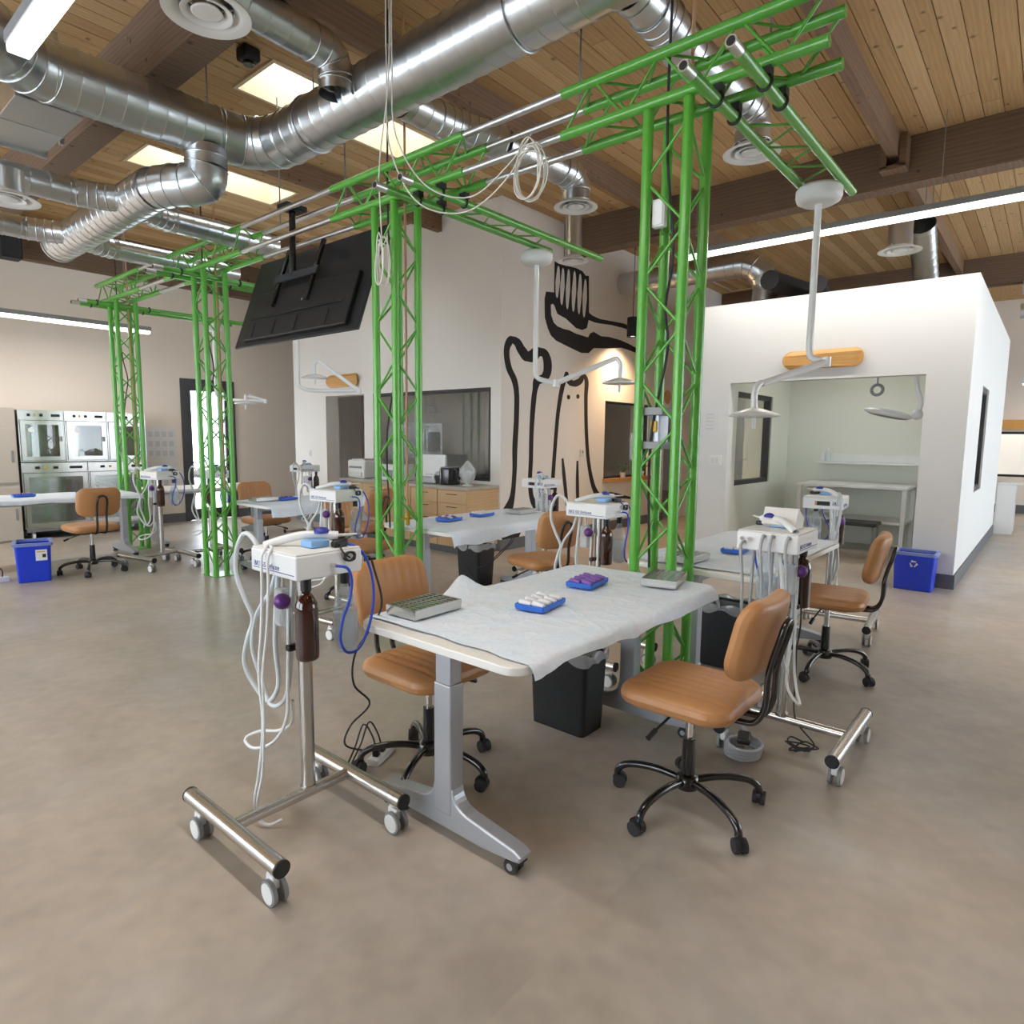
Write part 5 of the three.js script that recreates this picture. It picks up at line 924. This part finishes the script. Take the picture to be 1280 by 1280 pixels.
// ---------------------------------------------------------------- steel kennels
{
  const w0 = 10.9, d = 0.56;
  function kennel(label, u0, u1, y0, y1) {
    const t = thing('steel_kennel', label, 'kennel', [u0, y0, w0], 0, 'stainless steel kennels'), a = u1 - u0, h = y1 - y0, f = 0.055, tp = 0.14;
    part(t, 'cabinet', merge([bx(0.002, 0.012, 0, h, 0, d), bx(a - 0.012, a - 0.002, 0, h, 0, d), bx(0.012, a - 0.012, 0, 0.012, 0, d), bx(0.012, a - 0.012, h - 0.012, h, 0, d), bx(0.012, a - 0.012, 0.012, h - 0.012, d - 0.012, d)]), M.steel);
    part(t, 'header', bx(0.012, a - 0.012, h - tp, h - 0.012, 0, 0.02, 0.004), M.steel);
    [[0.2, 0.05], [0.34, 0.03], [0.47, 0.05], [0.72, 0.14]].forEach(([p, s], i) => part(t, 'control', bx(a * p, a * p + s * a * 1.4, h - tp * 0.62, h - tp * 0.36, -0.008, 0, 0.003), i === 1 ? M.yellow : M.black));
    const dr = part(t, 'door', merge([bx(0.02, 0.02 + f, 0.02, h - tp - 0.005, -0.02, 0.01), bx(a - 0.02 - f, a - 0.02, 0.02, h - tp - 0.005, -0.02, 0.01), bx(0.02 + f, a - 0.02 - f, 0.02, 0.02 + f, -0.02, 0.01), bx(0.02 + f, a - 0.02 - f, h - tp - 0.005 - f, h - tp - 0.005, -0.02, 0.01)]), M.steel);
    part(dr, 'pane', bx(0.02 + f, a - 0.02 - f, 0.02 + f, h - tp - 0.005 - f, -0.008, -0.004), M.glass);
    part(dr, 'latch', bx(a - 0.07, a - 0.035, h * 0.4, h * 0.5, -0.035, -0.02, 0.006), M.grey);
    if (y0 > 1) part(dr, 'vent_disc', disc(0.035, 0.01, 20).rotateX(Math.PI / 2).translate(0.02 + f + 0.07, h - tp - f - 0.08, 0.012), M.hoseWhite);
  }
  kennel('upper steel kennel next to the beige cabinet', 2.40, 2.94, 1.10, 1.82); kennel('middle upper steel kennel', 2.945, 3.48, 1.10, 1.82); kennel('upper steel kennel behind the green tower', 3.485, 4.02, 1.10, 1.82);
  kennel('wide lower steel kennel next to the beige cabinet', 2.40, 3.2, 0.16, 1.085); kennel('wide lower steel kennel behind the green tower', 3.205, 4.02, 0.16, 1.085);
  const t = thing('kennel_trolley', 'wheeled frame under the steel kennels', 'frame', [2.4, 0, w0]); part(t, 'frame', bx(0.02, 1.6, 0.11, 0.155, 0.01, d), M.grey); for (const u of [0.1, 1.52]) for (const w of [0.06, 0.48]) { const c = part(t, 'caster', bx(u - 0.02, u + 0.02, 0.06, 0.11, w - 0.03, w + 0.03, 0.004), M.grey); part(c, 'wheel', rod(P(u - 0.015, 0.05, w), P(u + 0.015, 0.05, w), 0.05, 20), M.hoseWhite); }
  const c = thing('storage_cabinet', 'beige grey cabinet beside the steel kennels', 'cabinet', [2.02, 0, 10.92]); part(c, 'body', bx(0, 0.36, 0.0, 1.84, 0.0, 0.56, 0.01), M.beige); for (const y of [0.4, 1.2]) { const dd = part(c, 'door', bx(0.01, 0.35, y - 0.38, y + 0.36, -0.02, 0, 0.006), M.beige); part(dd, 'handle', bx(0.28, 0.31, y - 0.1, y + 0.06, -0.03, -0.02, 0.004), M.grey); }
}
// ---------------------------------------------------------------- floor clutter and leads
{
  const t = thing('power_strip', 'white power strip with black plugs behind the cart', 'power strip', [1.80, 0, 2.30], 0.4); part(t, 'body', bx(-0.09, 0.09, 0, 0.035, -0.028, 0.028, 0.006), M.white);
  for (const [u, h] of [[-0.05, 0.07], [0.0, 0.06]]) { const p = part(t, 'plug', bx(u - 0.015, u + 0.015, 0.034, h, -0.015, 0.015, 0.006), M.blackPlastic); part(p, 'plug_lead', cable([P(u, h, 0), P(u, h + 0.06, 0.02), P(u - 0.02, h + 0.12, 0.05), P(u - 0.05, h + 0.02, 0.08), P(u - 0.1, 0.006, 0.1)], 0.004, 6, 30), M.rubber); }
  single('power_cable', cable([[1.53, 1.02, 2.0], [1.56, 0.86, 1.98], [1.60, 0.74, 2.08], [1.56, 0.6, 2.16], [1.58, 0.45, 2.2], [1.66, 0.34, 2.2], [1.60, 0.24, 2.26], [1.60, 0.14, 2.3], [1.72, 0.07, 2.28]], 0.0045, 6, 80), M.rubber, 'black power cord winding down from cart to power strip', 'cord');
  const q = thing('foot_pedal', 'grey hose coil and black foot pedal on the floor behind the chair', 'pedal', [2.95, 0, 1.02], 0.3);
  part(q, 'hose_coil', cable([...Array(70)].map((_, i) => { const a = i / 14 * Math.PI * 2, r = 0.085 + 0.006 * Math.sin(i * 0.5); return P(Math.cos(a) * r, 0.012 + i * 0.00085, Math.sin(a) * r * 0.9); }).concat([P(0.12, 0.1, 0.02), P(0.13, 0.2, 0.06), P(0.1, 0.32, 0.02), P(0.13, 0.45, -0.02)]), 0.0085, 8, 420), M.hoseGrey); part(q, 'pedal', bx(-0.05, 0.06, 0.075, 0.105, -0.03, 0.03, 0.012), M.blackPlastic);
  single('power_cable', cable([...Array(26)].map((_, i) => { const a = i * 0.95; return [3.16 + Math.cos(a) * (0.06 + 0.03 * Math.sin(i * 1.3)), 0.012 + 0.02 * (1 + Math.sin(i * 0.8)), 0.82 + Math.sin(a * 1.0) * (0.05 + 0.03 * Math.cos(i * 0.7))]; }).concat([[3.19, 0.15, 0.86], [3.22, 0.35, 0.88], [3.17, 0.5, 0.87], [3.21, 0.62, 0.87], [3.19, 0.9, 0.88]]), 0.004, 6, 300), M.rubber, 'tangled black lead below the cart with the grey hoses', 'cord');
  single('power_cable', cable([[4.0, 0.70, 3.62], [3.72, 0.72, 3.55], [3.66, 0.5, 3.56], [3.85, 0.28, 3.6], [4.0, 0.1, 3.66], [4.1, 0.006, 3.7]], 0.005, 6, 50), M.rubber, 'black lead drooping from the table before the oak counter', 'cord');
  for (const k of [0, 1]) single('power_cable', cable([[4.07 + k * 0.03, 0.74, 3.44], [4.06 + k * 0.03, 0.66, 3.42], [4.04 + k * 0.04, 0.52, 3.55], [4.05 + k * 0.02, 0.4, 3.7], [4.05 + k * 0.02, 0.37, 3.8]], 0.004, 6, 30), M.rubber, k ? 'second thin black lead hanging towards the bin before the oak counter' : 'thin black lead hanging towards the bin before the oak counter', 'cord');
  const ps = thing('power_strip', 'white plug adaptor on the floor beside the blue sticker bin', 'power strip', [1.55, 0, 8.05]); part(ps, 'body', bx(-0.05, 0.05, 0, 0.05, -0.04, 0.04, 0.008), M.white); part(ps, 'plug_lead', cable([P(0, 0.05, 0), P(0.0, 0.12, 0.01), P(-0.06, 0.15, 0.02), P(-0.15, 0.02, 0.04)], 0.006, 6, 24), M.rubber);
}
renderer.render(scene, camera);
